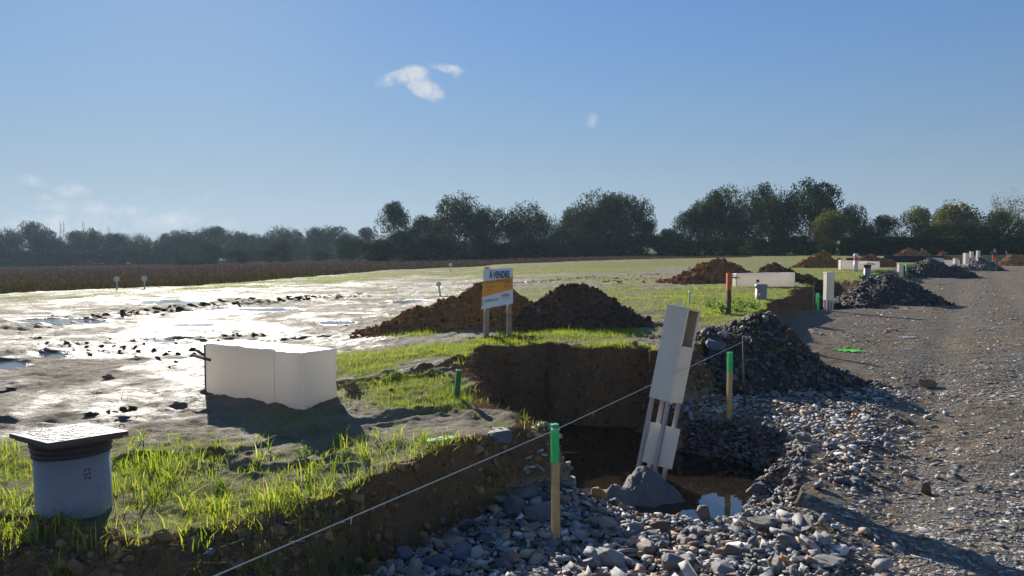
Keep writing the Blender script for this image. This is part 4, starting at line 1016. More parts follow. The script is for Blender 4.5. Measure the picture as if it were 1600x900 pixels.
heap('soil_heap', [(40.6, 73, 1.4, 1.2, 1.55)], RED_PAL, M_red, RED_PAL, 200, .1, 'small far brown heap in the middle of three before the hedge', 'soil heap', res=.2)
heap('soil_heap', [(42.8, 73.5, 1.5, 1.2, 1.55)], RED_PAL, M_red, RED_PAL, 200, .1, 'small far brown heap rightmost of three before the hedge', 'soil heap', res=.2)
heap('soil_heap', [(51.6, 76, 1.9, 1.3, 1.25)], RED_PAL, M_red, RED_PAL, 200, .1, 'far brown heap right of the worker', 'soil heap', res=.2)
heap('rubble_heap', [(3.25, 9.75, 1.2, 1.25, .80), (2.6, 9.4, .75, .75, .62), (3.65, 9.15, .7, .7, .38)], DARK_PAL, M_rub, DARK_PAL, 8500, .026, 'dark heap of slate and earth beside the pit with a long shadow', 'rubble heap', protos=SLATES + CLODS, tilt=.7)
heap('rubble_heap', [(11.9, 23.4, 1.6, 1.5, .88), (12.5, 23.0, 1.0, .9, .5)], DARK_PAL, M_rub, DARK_PAL + [(.2, .2, .2, 2)], 4500, .036, 'grey rubble heap right of the upright white cabinet', 'rubble heap', protos=SLATES + CLODS, tilt=.7, res=.08)
heap('rubble_heap', [(25.3, 45, 1.9, 1.7, 1.15), (26.5, 44.3, 1.4, 1.0, .7)], DARK_PAL, M_rub, DARK_PAL + [(.2, .2, .2, 2)], 2500, .05, 'grey rubble heap below the right end of the long black pipes', 'rubble heap', protos=SLATES + CLODS, tilt=.7, res=.12)
heap('rubble_heap', [(36.6, 58, 1.5, 1.3, 1.0), (37.4, 57.6, .9, .8, .6)], DARK_PAL, M_rub, ROAD_PAL, 900, .08, 'small pale grey rubble heap in front of the worker', 'rubble heap', protos=SLATES, tilt=.7, res=.15)
# sand mound under the tilted cabinet
SAND = [(.15, .16, .165, 4), (.19, .195, .195, 3)]
M_sand = attr_mat('wet_grey_sand', .8, .2, 30, .01, .35)
heap('sand_mound', [(1.08, 6.02, .52, .50, -.12), (.84, 5.9, .5, .4, -.2), (1.28, 5.98, .42, .36, -.24)], SAND, M_sand, SAND, 500, .008, 'smooth grey mound of wet sand holding the tilted cabinet', 'sand mound', res=.015, rgh=.20, dome=True)
# stones on the rubble heap
def hstone(u, v, y, s, fl, c, lab, c2=None, seed=1, rot=(.2, .2, .3), nm='stone'):
    p = at_d(u, v, y); bm = rough_rock(seed, fl, 13, .25, .05, 1, .03); me = bpy.data.meshes.new(nm); bm.to_mesh(me); bm.free(); me.materials.append(rmat('heap_stone', c, c2))
    return rock_one(nm, me, p, (s, s * .7, s), rot, lab)
hstone(1121, 541, 9.0, .19, .45, (.13, .16, .20), 'large dark blue slab sticking out of the near rubble heap', seed=61, rot=(.35, .15, .2))
hstone(1128, 523, 9.1, .085, .8, (.55, .48, .44), 'white stone with a red mark on the near rubble heap', (.45, .05, .04), 62)
hstone(1108, 520, 9.3, .13, .6, (.17, .16, .15), 'grey brown boulder at the left crest of the near rubble heap', seed=63)
hstone(1090, 523, 9.4, .1, .7, (.12, .14, .16), 'dark round stone at the left foot of the near rubble heap', seed=64)
hstone(1194, 497, 9.8, .08, .8, (.36, .33, .29), 'pale stone on the very top of the near rubble heap', seed=65)
hstone(1160, 512, 9.5, .06, .8, (.42, .41, .40), 'small white stone just below the top of the near rubble heap', seed=66)
hstone(1180, 577, 8.8, .09, .5, (.20, .21, .22), 'grey stone on the shaded face of the near rubble heap', seed=67)
hstone(1376, 432, 23.0, .2, .6, (.25, .26, .27), 'round pale boulder on top of the second rubble heap', seed=68)

# clods pressed in the cut earth faces, roots of turf at the lip
xs_ = RNG.uniform(-3.2, 2.4, 60000); ys_ = RNG.uniform(3, 9.3, 60000); z_, sd_, ip_, _ = Hraw(xs_, ys_)
k = (z_ > -.5) & (z_ < .42) & (((sd_ < .0) & (sd_ > -.45) & ~ip_) | (ip_ & ((ys_ > 7.4) | (xs_ < .5)))); xs_, ys_, z_ = xs_[k][:9000], ys_[k][:9000], z_[k][:9000]
s = np.clip(RNG.lognormal(-4.2, .65, len(xs_)), .006, .07)
kind(scatter('bank_clods', CLODS, np.stack([xs_, ys_, z_], -1), s, .8, pick([(.25, .155, .09, 5), (.33, .205, .115, 3), (.15, .10, .066, 3), (.32, .23, .15, .7), (.2, .2, .2, .4)], len(xs_)), M_brn), 'stuff')

# ------------------------------------------------------------------ stakes, rod, string
M_wood = simple('stake_wood', (.46, .32, .14), .75, .25, 20, .002, grime=(.28, .19, .10), gs=14)
M_wood_g = simple('weathered_post', (.34, .28, .21), .85, .25, 14, .003, grime=(.14, .12, .095), gs=9)
M_gpaint = simple('green_paint', (.02, .55, .14), .6, .2, 25, .001, grime=(.03, .25, .06), gs=18)
M_gdark = simple('dark_green_paint', (.02, .16, .045), .6, .3, 18, .001, grime=(.10, .30, .05), gs=10)
M_orange = simple('orange_paint', (.62, .13, .035), .6, .2, 20, .001)
M_dwood = simple('dark_wood', (.12, .08, .055), .8, .2, 14, .002)
M_rust = simple('rusty_steel', (.12, .07, .045), .75, .3, 30, .001, metal=.3)
M_white = simple('white_paint', (.62, .62, .60), .5, .05, 10, .0005)
def stake(p, ztop, w, frac, mt, mb_, label, lean=(0, 0), yaw=.2, group=None):
    r = empty('wooden_stake', p); h = ztop - p[2]; r.rotation_euler = (lean[1], lean[0], yaw); tag(r, label, 'stake', group)
    a = MB(); a.box((0, 0, h * (1 - frac) / 2 - .1), (w, w * .8, h * (1 - frac) + .2), bev=.001); a.build('shaft', mb_, r, rough=.0012)
    b = MB(); b.box((0, 0, h * (1 - frac / 2)), (w * 1.01, w * .81, h * frac - .0015), bev=.002); b.build('painted_top', mt, r, rough=.0012)
    return r
p = at_d(868, 843, 4.24); stake(p, at_d(866, 662, 4.24).z, .042, .33, M_gpaint, M_wood, 'tall wooden stake with bright green top standing in the stone bed, string tied to it', (-.012, 0), .35)
p = at_d(1139, 652, 7.25); stake(p, at_d(1138, 550, 7.25).z, .045, .30, M_gpaint, M_wood, 'wooden stake with green top beside the rusty rod behind the pit', (0, 0), .3)
p = at_d(711, 642, 6.2); stake(p, at_d(717, 578, 6.2).z, .045, .9, M_gdark, M_gdark, 'short dark green stake leaning on the grass left of the pit', (.10, 0), .3)
p = hit(1277, 484); stake(p, p.z + 26 / FPX * p.y, .07, .5, M_gpaint, M_gpaint, 'small green stake beside the upright white cabinet', (0, 0), .3)
p = hit(1138, 491); stake(p, p.z + 64 / FPX * p.y, .075, .42, M_orange, M_dwood, 'dark stake with orange top standing in weeds', (0, 0), .1)
p = hit(1416, 432); stake(p, p.z + 20 / FPX * p.y, .08, .5, M_gpaint, M_wood, 'far small stake with green top right of the small cabinet', (0, 0), .1)
rod_b = at_d(1165, 641, 7.65); rod_t = at_d(1161, 527, 7.65)
m = MB(); m.tube(rod_b - Vector((0, 0, .15)), rod_t, .0095, .0085, 8); tag(m.build('steel_rod', M_rust, smooth_=True), 'thin rusty steel rod holding the end of the string', 'rod')
m = MB(); q = hit(1270, 487); m.tube(q, q + Vector((.02, 0, 48 / FPX * q.y)), .014, .012, 6); tag(m.build('thin_stick', M_wood_g), 'thin brown stick left of the small green stake', 'stick')
# string
M_str = simple('white_string', (.62, .60, .55), .7, .05, 40, 0)
s1 = at_d(1161, 534, 7.64); s0 = at_d(868, 670, 4.22); s0 = Vector((s0.x, s0.y - .02, s0.z)); dr = (s0 - s1).normalized(); far = at_d(335, 900, 2.40); 
m = MB(); m.tube(s1, s0, .0028, seg=6)
s9 = s0 + (far - s0) * 1.45; m.tube(s0, s9, .0028, seg=6); m.box(s0 + Vector((0, .018, 0)), (.048, .040, .006))
for f in (.12, .45): 
    a = s0.lerp(s1, f); m.tube(a, a + Vector((.006, 0, -.03)), .0014, seg=4)
a = s0.lerp(far, .72); m.tube(a, a + Vector((-.005, 0, -.03)), .0018, seg=4)
tag(m.build('string_line', M_str), 'taut white string running from the rod over the green topped stake to the bottom edge', 'string')

# ------------------------------------------------------------------ tilted open cabinet
M_cab = simple('cabinet_plastic', (.80, .71, .57), .42, .05, 5, .0006, grime=(.70, .60, .46), gs=4)
M_cab_in = simple('cabinet_inside', (.50, .40, .29), .6, .06, 6, .0006)
M_leg = simple('cabinet_leg', (.52, .46, .44), .45, .06, 8, .0006)
M_black = simple('black_plastic', (.02, .02, .022), .5, .1, 10, .0005)
rp = at_d(1019, 732, 6.12)
cabr = empty('utility_cabinet', rp); tag(cabr, 'tilted cream utility cabinet on legs with its upper front open, above the sand mound', 'utility cabinet')
cabr.rotation_euler = (Matrix.Rotation(R(11.3), 4, 'Y') @ Matrix.Rotation(R(-3), 4, 'X') @ Matrix.Rotation(R(43), 4, 'Z')).to_euler()
W, D, LZ, BH = .20, .205, .585, .79
m = MB(); t = .014
m.box((-W / 2 + t / 2, 0, LZ + BH / 2), (t, D, BH), bev=.004); m.box((W / 2 - t / 2, 0, LZ + BH / 2), (t, D, BH), bev=.004)
m.box((0, D / 2 - t / 2, LZ + BH / 2), (W - 2 * t - .002, t, BH - .004), bev=.003)
m.box((0, 0, LZ + BH - t / 2 + .002), (W + .010, D + .012, t + .004), bev=.005); m.box((0, 0, LZ + t / 2 + .001), (W - 2 * t - .002, D - .004, t))
for zz in (LZ + .45,): m.box((0, .01, zz), (W - 2 * t - .002, D - .06, .01))
m.box((-W / 2 + .004, -D / 2 + .02, LZ + BH / 2), (.016, .006, BH * .97), bev=.002)
m.build('body', M_cab, cabr)
m = MB(); m.box((0, -D / 2 + .004, LZ + .235), (W - 2 * t - .004, .010, .455), bev=.002)
m.box((0, -D / 2 - .001, LZ + .468), (W - 2 * t - .004, .022, .014), bev=.002); m.build('lower_panel', M_cab, cabr)
m = MB(); m.box((0, .02, LZ + .62), (W - 2 * t - .006, .006, .30)); m.box((-W / 2 + t + .004, -.03, LZ + .62), (.004, .10, .3)); m.box((W / 2 - t - .004, -.03, LZ + .62), (.004, .10, .3)); m.build('recess_lining', M_cab_in, cabr)
for sx in (-1, 1):
    m = MB(); m.box((sx * .08, -D / 2 + .006, LZ + .63), (.012, .010, .29), bev=.001); m.build('door_rail', M_cab, cabr)
m = MB(); m.tube((-.06, -.03, LZ + .70), (-.06, -.09, LZ + .70), .008, seg=10); m.build('latch', M_black, cabr)
m = MB(); m.box((.03, -.02, LZ + .487), (.018, .02, .025), bev=.003); m.build('plug', M_cab, cabr)
m = MB(); m.poly([(.03, D / 2 - .02, LZ + BH), (.062, D / 2 - .02, LZ + BH), (.060, D / 2 - .02, LZ + BH + .05), (.048, D / 2 - .02, LZ + BH + .065), (.036, D / 2 - .02, LZ + BH + .052)], (0, .008, 0)); m.build('lifting_lug', M_white, cabr)
for sx, sy in ((-1, -1), (1, -1), (-1, 1), (1, 1)):
    m = MB(); lo = -.12 if sy < 0 else -.10
    cx_, cy_ = sx * (W / 2 - .022), sy * (D / 2 - .022)
    m.box((cx_, cy_ + .014, (LZ + lo) / 2 + lo / 2 + .0 - lo / 2), (.030, .004, LZ - lo)); 
    for q in (-1, 1): m.box((cx_ + q * .0135, cy_, (LZ + lo) / 2), (.0035, .025, LZ - lo))
    m.build('leg', M_leg, cabr)
# loose panel between the legs
pc = at_d(1031, 697, 6.02)
pn = empty('cabinet_panel', pc); pn.rotation_euler = (Matrix.Rotation(R(13.5), 4, 'Y') @ Matrix.Rotation(R(-8), 4, 'X') @ Matrix.Rotation(R(-22), 4, 'Z')).to_euler()
tag(pn, 'loose cream panel standing among the legs of the tilted cabinet', 'panel')
m = MB(); m.box((0, .06, 0), (.245, .006, .33), bev=.002); m.build('plate', M_cab, pn)
m = MB(); m.box((0, .067, .166), (.248, .022, .008), bev=.002); m.box((.1235, .068, 0), (.004, .018, .32)); m.build('rim', M_cab, pn)

# ------------------------------------------------------------------ pipe with square cover, front left
M_pvc = simple('grey_pvc', (.27, .26, .275), .45, .06, 4, .0006, grime=(.20, .19, .185), gs=5)
M_blk = simple('black_rubber', (.035, .03, .034), .5, .15, 10, .001)
M_cast = simple('cast_cover', (.085, .07, .075), .62, .2, 12, .0015)
px0, py0 = -2.235, 3.72; pz0 = .262
pr = tag(empty('inspection_pipe', (px0, py0, pz0)), 'grey plastic inspection pipe standing in the grass under a square cover', 'pipe'); pr.rotation_euler = (R(-1), R(-1.5), 0)
m = MB(); m.lathe([(.172, -.15), (.172, .375), (.158, .375), (.158, -.15)], 64); m.build('tube', M_pvc, pr, True)
m = MB(); m.lathe([(.174, .355), (.181, .358), (.181, .37), (.176, .374), (.176, .382), (.183, .386), (.183, .398), (.178, .402), (.178, .408), (.188, .412), (.188, .432), (.15, .432)], 64); m.build('collar', M_blk, pr, True)
def textmesh(txt, size, ext=.0, off=0., name='lettering'):
    c = bpy.data.curves.new(name, 'FONT'); c.body = txt; c.size = size; c.extrude = ext; c.offset = off; c.align_x = 'CENTER'; c.align_y = 'CENTER'; c.resolution_u = 3
    o = bpy.data.objects.new(name, c); col.objects.link(o); bpy.context.view_layer.update()
    me = bpy.data.meshes.new_from_object(o.evaluated_get(bpy.context.evaluated_depsgraph_get())); bpy.data.objects.remove(o); return me
me = textmesh('252', .042); 
for v in me.vertices:                      # bend the marker writing round the pipe
    lx, ly = v.co.x, v.co.y; a = R(52) - ly / .1725; v.co = Vector((.1732 * math.sin(a), -.1732 * math.cos(a), .27 + lx))
link('marker_writing', me, M_blk, pr)
cv = tag(empty('manhole_cover', (px0 - .012, py0 - .01, pz0 + .452)), 'square dark patterned cover lying askew on the grey pipe', 'manhole cover'); cv.rotation_euler = (R(-2.5), R(-2.5), R(-36))
m = MB(); m.box((0, 0, 0), (.44, .38, .022), bev=.004); m.box((-.235, .07, -.002), (.05, .2, .016), bev=.003); m.box((0, 0, -.017), (.40, .34, .014)); m.build('plate', M_cast, cv)
m = MB(); rr_ = random.Random(3)
for i in range(150):
    cx_, cy_ = rr_.uniform(-.20, .20), rr_.uniform(-.172, .172); a0 = rr_.choice((.5, -.5, 1.3, 0)) + rr_.uniform(-.2, .2); l_ = rr_.uniform(.006, .013)
    m.box((cx_, cy_, .0115 + .00001 * i), (l_ * 2, .006, .003), Euler((0, 0, a0))); m.box((cx_ + math.cos(a0 + 1) * l_, cy_ + math.sin(a0 + 1) * l_, .0116 + .00001 * i), (l_ * 1.4, .006, .003), Euler((0, 0, a0 + 1.1)))
m.build('raised_pattern', M_blk, cv)
m = MB(); pts = [Vector((.10 + .028 * math.cos(a), .215, .012 + .018 * math.sin(a))) for a in np.linspace(0, math.pi, 8)]
for a, b in zip(pts, pts[1:]): m.tube(a, b, .0025, seg=6)
m.build('lifting_handle', M_rust, cv)

# ------------------------------------------------------------------ packed cabinets lying on the field
def wrap_mat():
    m, nt, b = mat_new('white_wrap'); co = objco(nt)
    n = noise_(nt, co, 3, 4); n2 = noise_(nt, co, 26, 5, .65); b.inputs['Roughness'].default_value = .32
    nt.links.new(mixc(nt, n, (.78, .74, .68), (.84, .81, .75)), b.inputs['Base Color']); nt.links.new(bump_(nt, n2, .012), b.inputs['Normal'])
    b.inputs['Coat Weight'].default_value = .3; b.inputs['Coat Roughness'].default_value = .15
    t_ = N(nt, 'ShaderNodeBsdfTranslucent', {'Color': (.92, .86, .78, 1)}); x_ = N(nt, 'ShaderNodeMixShader', {0: .5}); nt.links.new(b.outputs[0], x_.inputs[1]); nt.links.new(t_.outputs[0], x_.inputs[2]); nt.links.new(x_.outputs[0], nt.nodes['Material Output'].inputs['Surface']); return m
M_wrap = wrap_mat(); M_foam = simple('white_foam_board', (.80, .75, .67), .55, .04, 5, .0008, grime=(.72, .66, .57), gs=2)
M_dmet = simple('dark_galvanised', (.09, .085, .10), .4, .15, 12, .0008, metal=.4)
M_blue = simple('blue_sticker', (.02, .08, .32), .5, .05, 5, 0)
def packed(cx, cy, cz, yaw, L, Wd, h0, h1, label, bars=True, sticker=False, split=.74):
    r = empty('packed_cabinet', (cx, cy, cz)); r.rotation_euler = (0, 0, yaw); tag(r, label, 'packed cabinet')
    def solid(xa, xb, ha, hb_, g, bev):
        m = MB(); v = []
        for x, h in ((xa, ha), (xb, hb_)):
            v.append([m.bm.verts.new((x, y, z)) for y, z in ((-Wd / 2 - g, 0), (Wd / 2 + g, 0), (Wd / 2 + g, h + g), (-Wd / 2 - g, h + g))])
        A, B = v; m.bm.faces.new(A); m.bm.faces.new(B[::-1])
        for i in range(4): m.bm.faces.new((A[i], B[i], B[(i + 1) % 4], A[(i + 1) % 4]))
        bmesh.ops.bevel(m.bm, geom=m.bm.edges[:], offset=bev, segments=3, profile=.6, affect='EDGES'); return m
    xs = -L / 2 + L * split; hs = h0 + (h1 - h0) * split
    mm = solid(-L / 2, L / 2, h0, h1, 0, .014)
    bmesh.ops.subdivide_edges(mm.bm, edges=[e for e in mm.bm.edges if e.calc_length() > .1], cuts=14, use_grid_fill=True)
    for v in mm.bm.verts: k_ = .25 + .75 * max(0, min(1, (v.co.x - xs) / .06)); v.co += mnoise.noise_vector(v.co * 6) * .007 * k_ + mnoise.noise_vector(v.co * 19) * .003 * k_
    mm.build('carton', M_wrap, r, True)
    m = MB(); m.box((xs, -Wd / 2 - .0015, (hs) / 2), (.004, .003, hs * .97)); m.build('tape_seam', M_foam, r)
    m = MB(); m.box((xs / 2 - L / 4, 0, (h0 + hs) / 2 + .000), (xs + L / 2 - .02, Wd - .03, .008), Euler((0, -math.atan2(hs - h0, L * split), 0)), bev=.003)
    bmesh.ops.subdivide_edges(m.bm, edges=[e for e in m.bm.edges if e.calc_length() > .1], cuts=9, use_grid_fill=True)
    for v in m.bm.verts: v.co.z += mnoise.noise(v.co * 22) * .005
    m.build('plastic_film', M_wrap, r, True)
    for q_ in (-1, 1):
        m = MB(); m.box((-L / 2 - .006, q_ * (Wd / 2 - .012), h0 / 2), (.012, .03, h0 * .96)); m.build('end_bar', M_dmet, r)
    if bars:
        for (y0, z0, dx, dy, dz) in ((-.12, h0 * .66, -.17, -.03, .07), (-.10, h0 * .70, -.13, .03, -.02), (.0, h0 * .86, -.10, .03, .06), (-.17, h0 * .68, -.24, -.03, .03)):
            a = Vector((-L / 2 + .10 * (y0 < -.15), y0 - .0 if y0 > -.15 else -Wd / 2 - .008, z0)); m = MB(); m.tube(a, a + Vector((dx - .02, dy, dz)), .0135, seg=8); m.build('leg_end', M_dmet, r)
    if sticker:
        m = MB(); m.box((-.25, -Wd / 2 - .002, h0 * .45), (.09, .002, .09)); m.build('sticker', M_blue, r)
    return r
P0 = Vector((-1.70, 5.95)); P1 = Vector((-2.84, 6.80)); yaw = math.atan2((P0 - P1).y, (P0 - P1).x); nrm = Vector((-math.sin(yaw), math.cos(yaw)))
c = (P0 + P1) / 2 + nrm * .18; gz = min(hz(P0.x, P0.y), hz(P1.x, P1.y))
packed(c.x, c.y, gz - .005, yaw, (P0 - P1).length, .36, .455, .485, 'long white packed cabinet lying on the mud with dark leg ends sticking out')
a = at(1152, 451, .45); b = at(1229, 449.5, .45); a.z = hz(a.x, a.y)
packed((a.x + b.x) / 2, a.y + .2, a.z, R(2), (b - a).length * 1.0, .4, 20 / FPX * a.y, 22 / FPX * a.y, 'second white packed cabinet with a small blue sticker lying behind the grey bucket pipe', True, True)
a = at(1315, 424, .5); b = at(1374, 424, .5); a.z = hz(a.x, a.y)
packed((a.x + b.x) / 2, a.y + .2, a.z, R(-2), (b.x - a.x), .45, 15 / FPX * a.y, 13 / FPX * a.y, 'third pale packed cabinet lying behind the slab lidded pipe', False, False, .4)
a = at_d(1462, 408, 66); b = at_d(1497, 408, 66)
packed((a.x + b.x) / 2, 66, hz(a.x, 66) - .0, R(-4), (b.x - a.x), .5, .75, .70, 'farthest packed cabinet lying left of the far upright cabinets', False)

# ------------------------------------------------------------------ upright cabinets along the road
def upright(u, vt, vb, hw, label, legs=.28, group=None, rz=.15, z=None, col_=None):
    p = hit(u, vb) if z is None else at(u, vb, z); h = (vb - vt) / FPX * p.y; w = hw * 2 / FPX * p.y
    r = empty('upright_cabinet', p, rz); tag(r, label, 'utility cabinet', group); lz = h * legs
    m = MB(); m.box((0, 0, lz + (h - lz) / 2), (w, w * .8, h - lz), bev=.008); m.box((0, 0, h - .01), (w + .02, w * .8 + .02, .025), bev=.004); m.build('body', M_cab, r)
    m = MB(); m.box((0, -w * .4 - .004, lz + (h - lz) / 2), (w * .86, .006, (h - lz) * .9), bev=.002); m.build('door', M_cab, r)
    for sx in (-1, 1):
        m = MB(); m.box((sx * (w / 2 - .03), -w * .3, lz / 2 - .1), (.045, .03, lz + .2)); m.build('leg', M_leg, r)
        m = MB(); m.box((sx * (w / 2 - .03), w * .3, lz / 2 - .1), (.045, .03, lz + .2)); m.build('leg', M_leg, r)
    return r
upright(1294, 425, 486, 6.2, 'upright white cabinet on four legs beside the second pit')
upright(1406, 415, 438, 3.6, 'small upright cabinet right behind the second rubble heap', .1)
upright(1493, 404, 424, 3.2, 'cream upright cabinet left of the pale rubble heap', .05)
upright(1509.5, 395.5, 414, 3.6, 'whitest far cabinet left of its narrow neighbour', .05)
upright(1517.5, 396, 409, 2.4, 'narrow far cabinet directly right of the whitest one', .05)
upright(1528, 395, 408, 2.2, 'greenish far cabinet standing alone beside the worker', .05)

# grey pipes further off
def small_pipe(u, vt, vb, hw, label, lid):
    p = hit(u, vb); h = (vb - vt) / FPX * p.y; r0 = hw / FPX * p.y
    r = tag(empty('inspection_pipe', p), label, 'pipe')
    m = MB(); m.lathe([(r0 * .9, -.1), (r0 * .9, h * .8), (r0 * .8, h * .8), (r0 * .8, -.1)], 32); m.build('tube', M_pvc, r, True)
    m = MB(); m.lathe([(r0 * .93, h * .72), (r0, h * .75), (r0, h * .98), (r0 * .9, h), (r0 * .75, h * .98)], 32); m.build('collar', M_pvc if not lid else M_blk, r, True)
    if lid:
        m = MB(); m.box((0, 0, h + .04), (r0 * 2.9, r0 * 2.6, .09), Euler((0, R(3), .3)), bev=.01)
        s = m.build('concrete_slab', M_cab); s.location = p; tag(s, 'pale slab laid on the far grey pipe', 'slab')
    return r
small_pipe(1189, 444, 467, 9.5, 'grey pipe like a bucket standing before the second packed cabinet', False)
small_pipe(1355, 414, 431, 5.5, 'small dark grey pipe under a pale slab', True)
# markers
def marker(u, vt, vb, dr_, label, rot=.2, lean=0):
    p = hit(u, vb); h = (vb - vt) / FPX * p.y; r1 = dr_ * .8 / FPX * p.y
    r = tag(empty('plot_marker', p, rot), label, 'marker'); r.rotation_euler = (0, lean, rot)
    m = MB(); m.box((0, 0, h * .4 - .05), (.045, .02, h * .8 + .1)); m.build('peg', M_white, r)
    m = MB(); m.tube((0, -.014, h - r1), (0, -.026, h - r1), r1, seg=20); m.build('disc', M_white, r)
marker(183, 432, 453, 5.5, 'left of two white disc markers at the field edge on the left')
marker(226, 431, 452, 5.5, 'right of two white disc markers at the field edge on the left')
marker(688, 440, 463, 5, 'tilted white marker behind the left flank of the brown heap', .3, -.15)
marker(704, 411, 426, 3.6, 'small white marker far behind the brown heap')
marker(1076, 416, 431, 3.6, 'small white marker left of the orange brown heap')
marker(1077, 455, 474, 2.5, 'white peg just behind the tilted cabinet')
# white and orange post
p = hit(1337, 424); h = 28 / FPX * p.y
r = tag(empty('marker_post', p), 'white and orange banded post in front of the far brown heaps', 'post')
m = MB(); m.tube((0, 0, -.1), (0, 0, h * .62), .1, seg=14); m.build('shaft', M_white, r, True)
m = MB(); m.tube((0, 0, h * .62), (0, 0, h * .78), .1, seg=14); m.build('orange_band', M_orange, r, True)
m = MB(); m.tube((0, 0, h * .78), (0, 0, h * .95), .12, .12, seg=14); m.tube((0, 0, h * .95), (0, 0, h), .12, .06, seg=14); m.build('cap', M_white, r, True)
# long black pipes
for i, (u0, u1, y, v, lab) in enumerate([(1321, 1372, 54, 406, 'thick black pipe lying behind the two brown heaps'), (1380, 1474, 57, 402.5, 'long black pipe on top with a pale sheen'), (1392, 1470, 56.5, 407, 'lower long black pipe beneath the one with the sheen')]):
    a = at_d(u0, v, y); b = at_d(u1, v, y); m = MB(); m.tube(a, b, .15, seg=16)
    n_ = int((b - a).length / .6)
    for k in range(n_): q = a.lerp(b, (k + .5) / n_); m.tube(q, q + (b - a).normalized() * .05, .158, seg=16)
    tag(m.build('drain_pipe', M_black, smooth_=False), lab, 'pipe')
for u in (1326, 1366, 1388, 1430, 1466):
    a = at_d(u, 410, 56.5); g = hz(a.x, 56.5); m = MB(); top_ = at_d(u, 409, 56.5).z; m.box((a.x, 55.6 + .9 * (u > 1380), (g + top_) / 2 - .05), (.25, 1.2, max(top_ - g, .1) + .1)); tag(m.build('timber_bearer', M_dwood), 'squared timber under the long black pipes', 'timber', 'timbers under the black pipes')
m = MB(); a = at_d(1452, 406, 47); b = at_d(1473, 406.5, 47); m.tube(a, b, .13, seg=16); tag(m.build('white_roll', M_white), 'short pale roll lying on the third rubble heap', 'roll')

# ------------------------------------------------------------------ for sale board
SY = 9.62
q = [at_d(751.5, 483.5, SY), at_d(801.5, 474, SY), at_d(801.5, 418.5, SY), at_d(756, 420.5, SY)]
c = (q[0] + q[1] + q[2] + q[3]) / 4; gz = hz(c.x, SY)
sg = tag(empty('sale_board', (c.x, SY, gz)), 'white and orange for sale board on two grey wooden posts', 'sign'); sg.rotation_euler = (0, 0, R(0))
def loc_(p, dy=0.): return Vector((p.x - c.x, dy, p.z - gz))
M_pan = simple('board_white', (.74, .77, .84), .45, .04, 4, .0003); M_or = simple('board_orange', (.85, .36, .06), .5, .05, 5, 0); M_navy = simple('board_navy', (.03, .12, .24), .5, .05, 5, 0)
M_ord = simple('board_brown_print', (.33, .13, .03), .5, .05, 5, 0); M_redp = simple('board_red_print', (.62, .13, .06), .5, .05, 5, 0); M_lime = simple('board_lime', (.35, .45, .05), .5, .05, 5, 0)
m = MB(); m.poly([loc_(p, -.012) for p in q], (0, .01, 0)); m.build('panel', M_pan, sg)
def bi(s, t): # s across, t up
    return (q[0].lerp(q[1], s)).lerp(q[3].lerp(q[2], s), t)
m = MB(); m.poly([loc_(bi(s, t), -.0175) for s, t in ((.002, .305), (.998, .40), (.998, .755), (.002, .685))], (0, .003, 0)); m.build('orange_band', M_or, sg)
m = MB(); m.poly([loc_(bi(s, t), -.0175) for s, t in ((.004, .03), (.055, .10), (.03, .27), (.004, .2))], (0, .003, 0)); m.build('lime_corner', M_lime, sg)
def lettering(txt, s, t, width, height, mat, ang, bold=.0):
    me = textmesh(txt, 1.0, 0, bold); xs = [v.co.x for v in me.vertices]; ys = [v.co.y for v in me.vertices]
    w = max(xs) - min(xs); h = max(ys) - min(ys); mx = (max(xs) + min(xs)) / 2; my = (max(ys) + min(ys)) / 2; p = loc_(bi(s, t), -.0205)
    for v in me.vertices:
        x = (v.co.x - mx) / w * width; z = (v.co.y - my) / h * height
        v.co = Vector((p.x + x * math.cos(ang), p.y, p.z + z + x * math.sin(ang)))
    link('lettering', me, mat, sg)
lettering('À VENDRE', .54, .86, .265, .118, M_navy, R(3.0), .04)
lettering('TERRAINS OPPORTUNITES', .50, .665, .34, .030, M_ord, R(5), .015)
lettering('A SAISIR', .27, .545, .10, .024, M_ord, R(6), .015); lettering('300 m²', .84, .60, .085, .032, M_ord, R(6), .015)
lettering('LOTS', .25, .455, .07, .024, M_ord, R(6), .015); lettering('375 m²', .83, .50, .10, .034, M_ord, R(6), .015)
lettering('02 99 83 02 59', .31, .19, .175, .032, M_navy, R(7), .015)
lettering('Hribo', .78, .27, .10, .046, M_redp, R(7), .02); lettering('IMMOBILIER', .78, .185, .10, .011, M_navy, R(7), .0)
for (u, vt, vb, w, nm) in ((761, 417, 541, .070, 0), (795.5, 421, 534, .065, 1)):
    a = at_d(u - 1.5 * (nm == 0), vb, SY + .05); b = at_d(u, vt, SY + .05); m = MB(); g = hz(a.x, SY + .05)
    m.tube(loc_(Vector((a.x, 0, g - .1)), .048), loc_(Vector((b.x, 0, b.z)), .048), w * .5, seg=10); m.build('post', M_wood_g, sg, rough=.001)
# thrown up clods at the foot of the board
x = RNG.normal(c.x + .1, .22, 160); y = RNG.normal(SY - .05, .12, 160); s = RNG.uniform(.015, .05, 160)
kind(scatter('thrown_up_clods', CLODS, drop(x, y, s, .3), s, .6, pick(BRN_PAL, 160), M_brn), 'stuff')

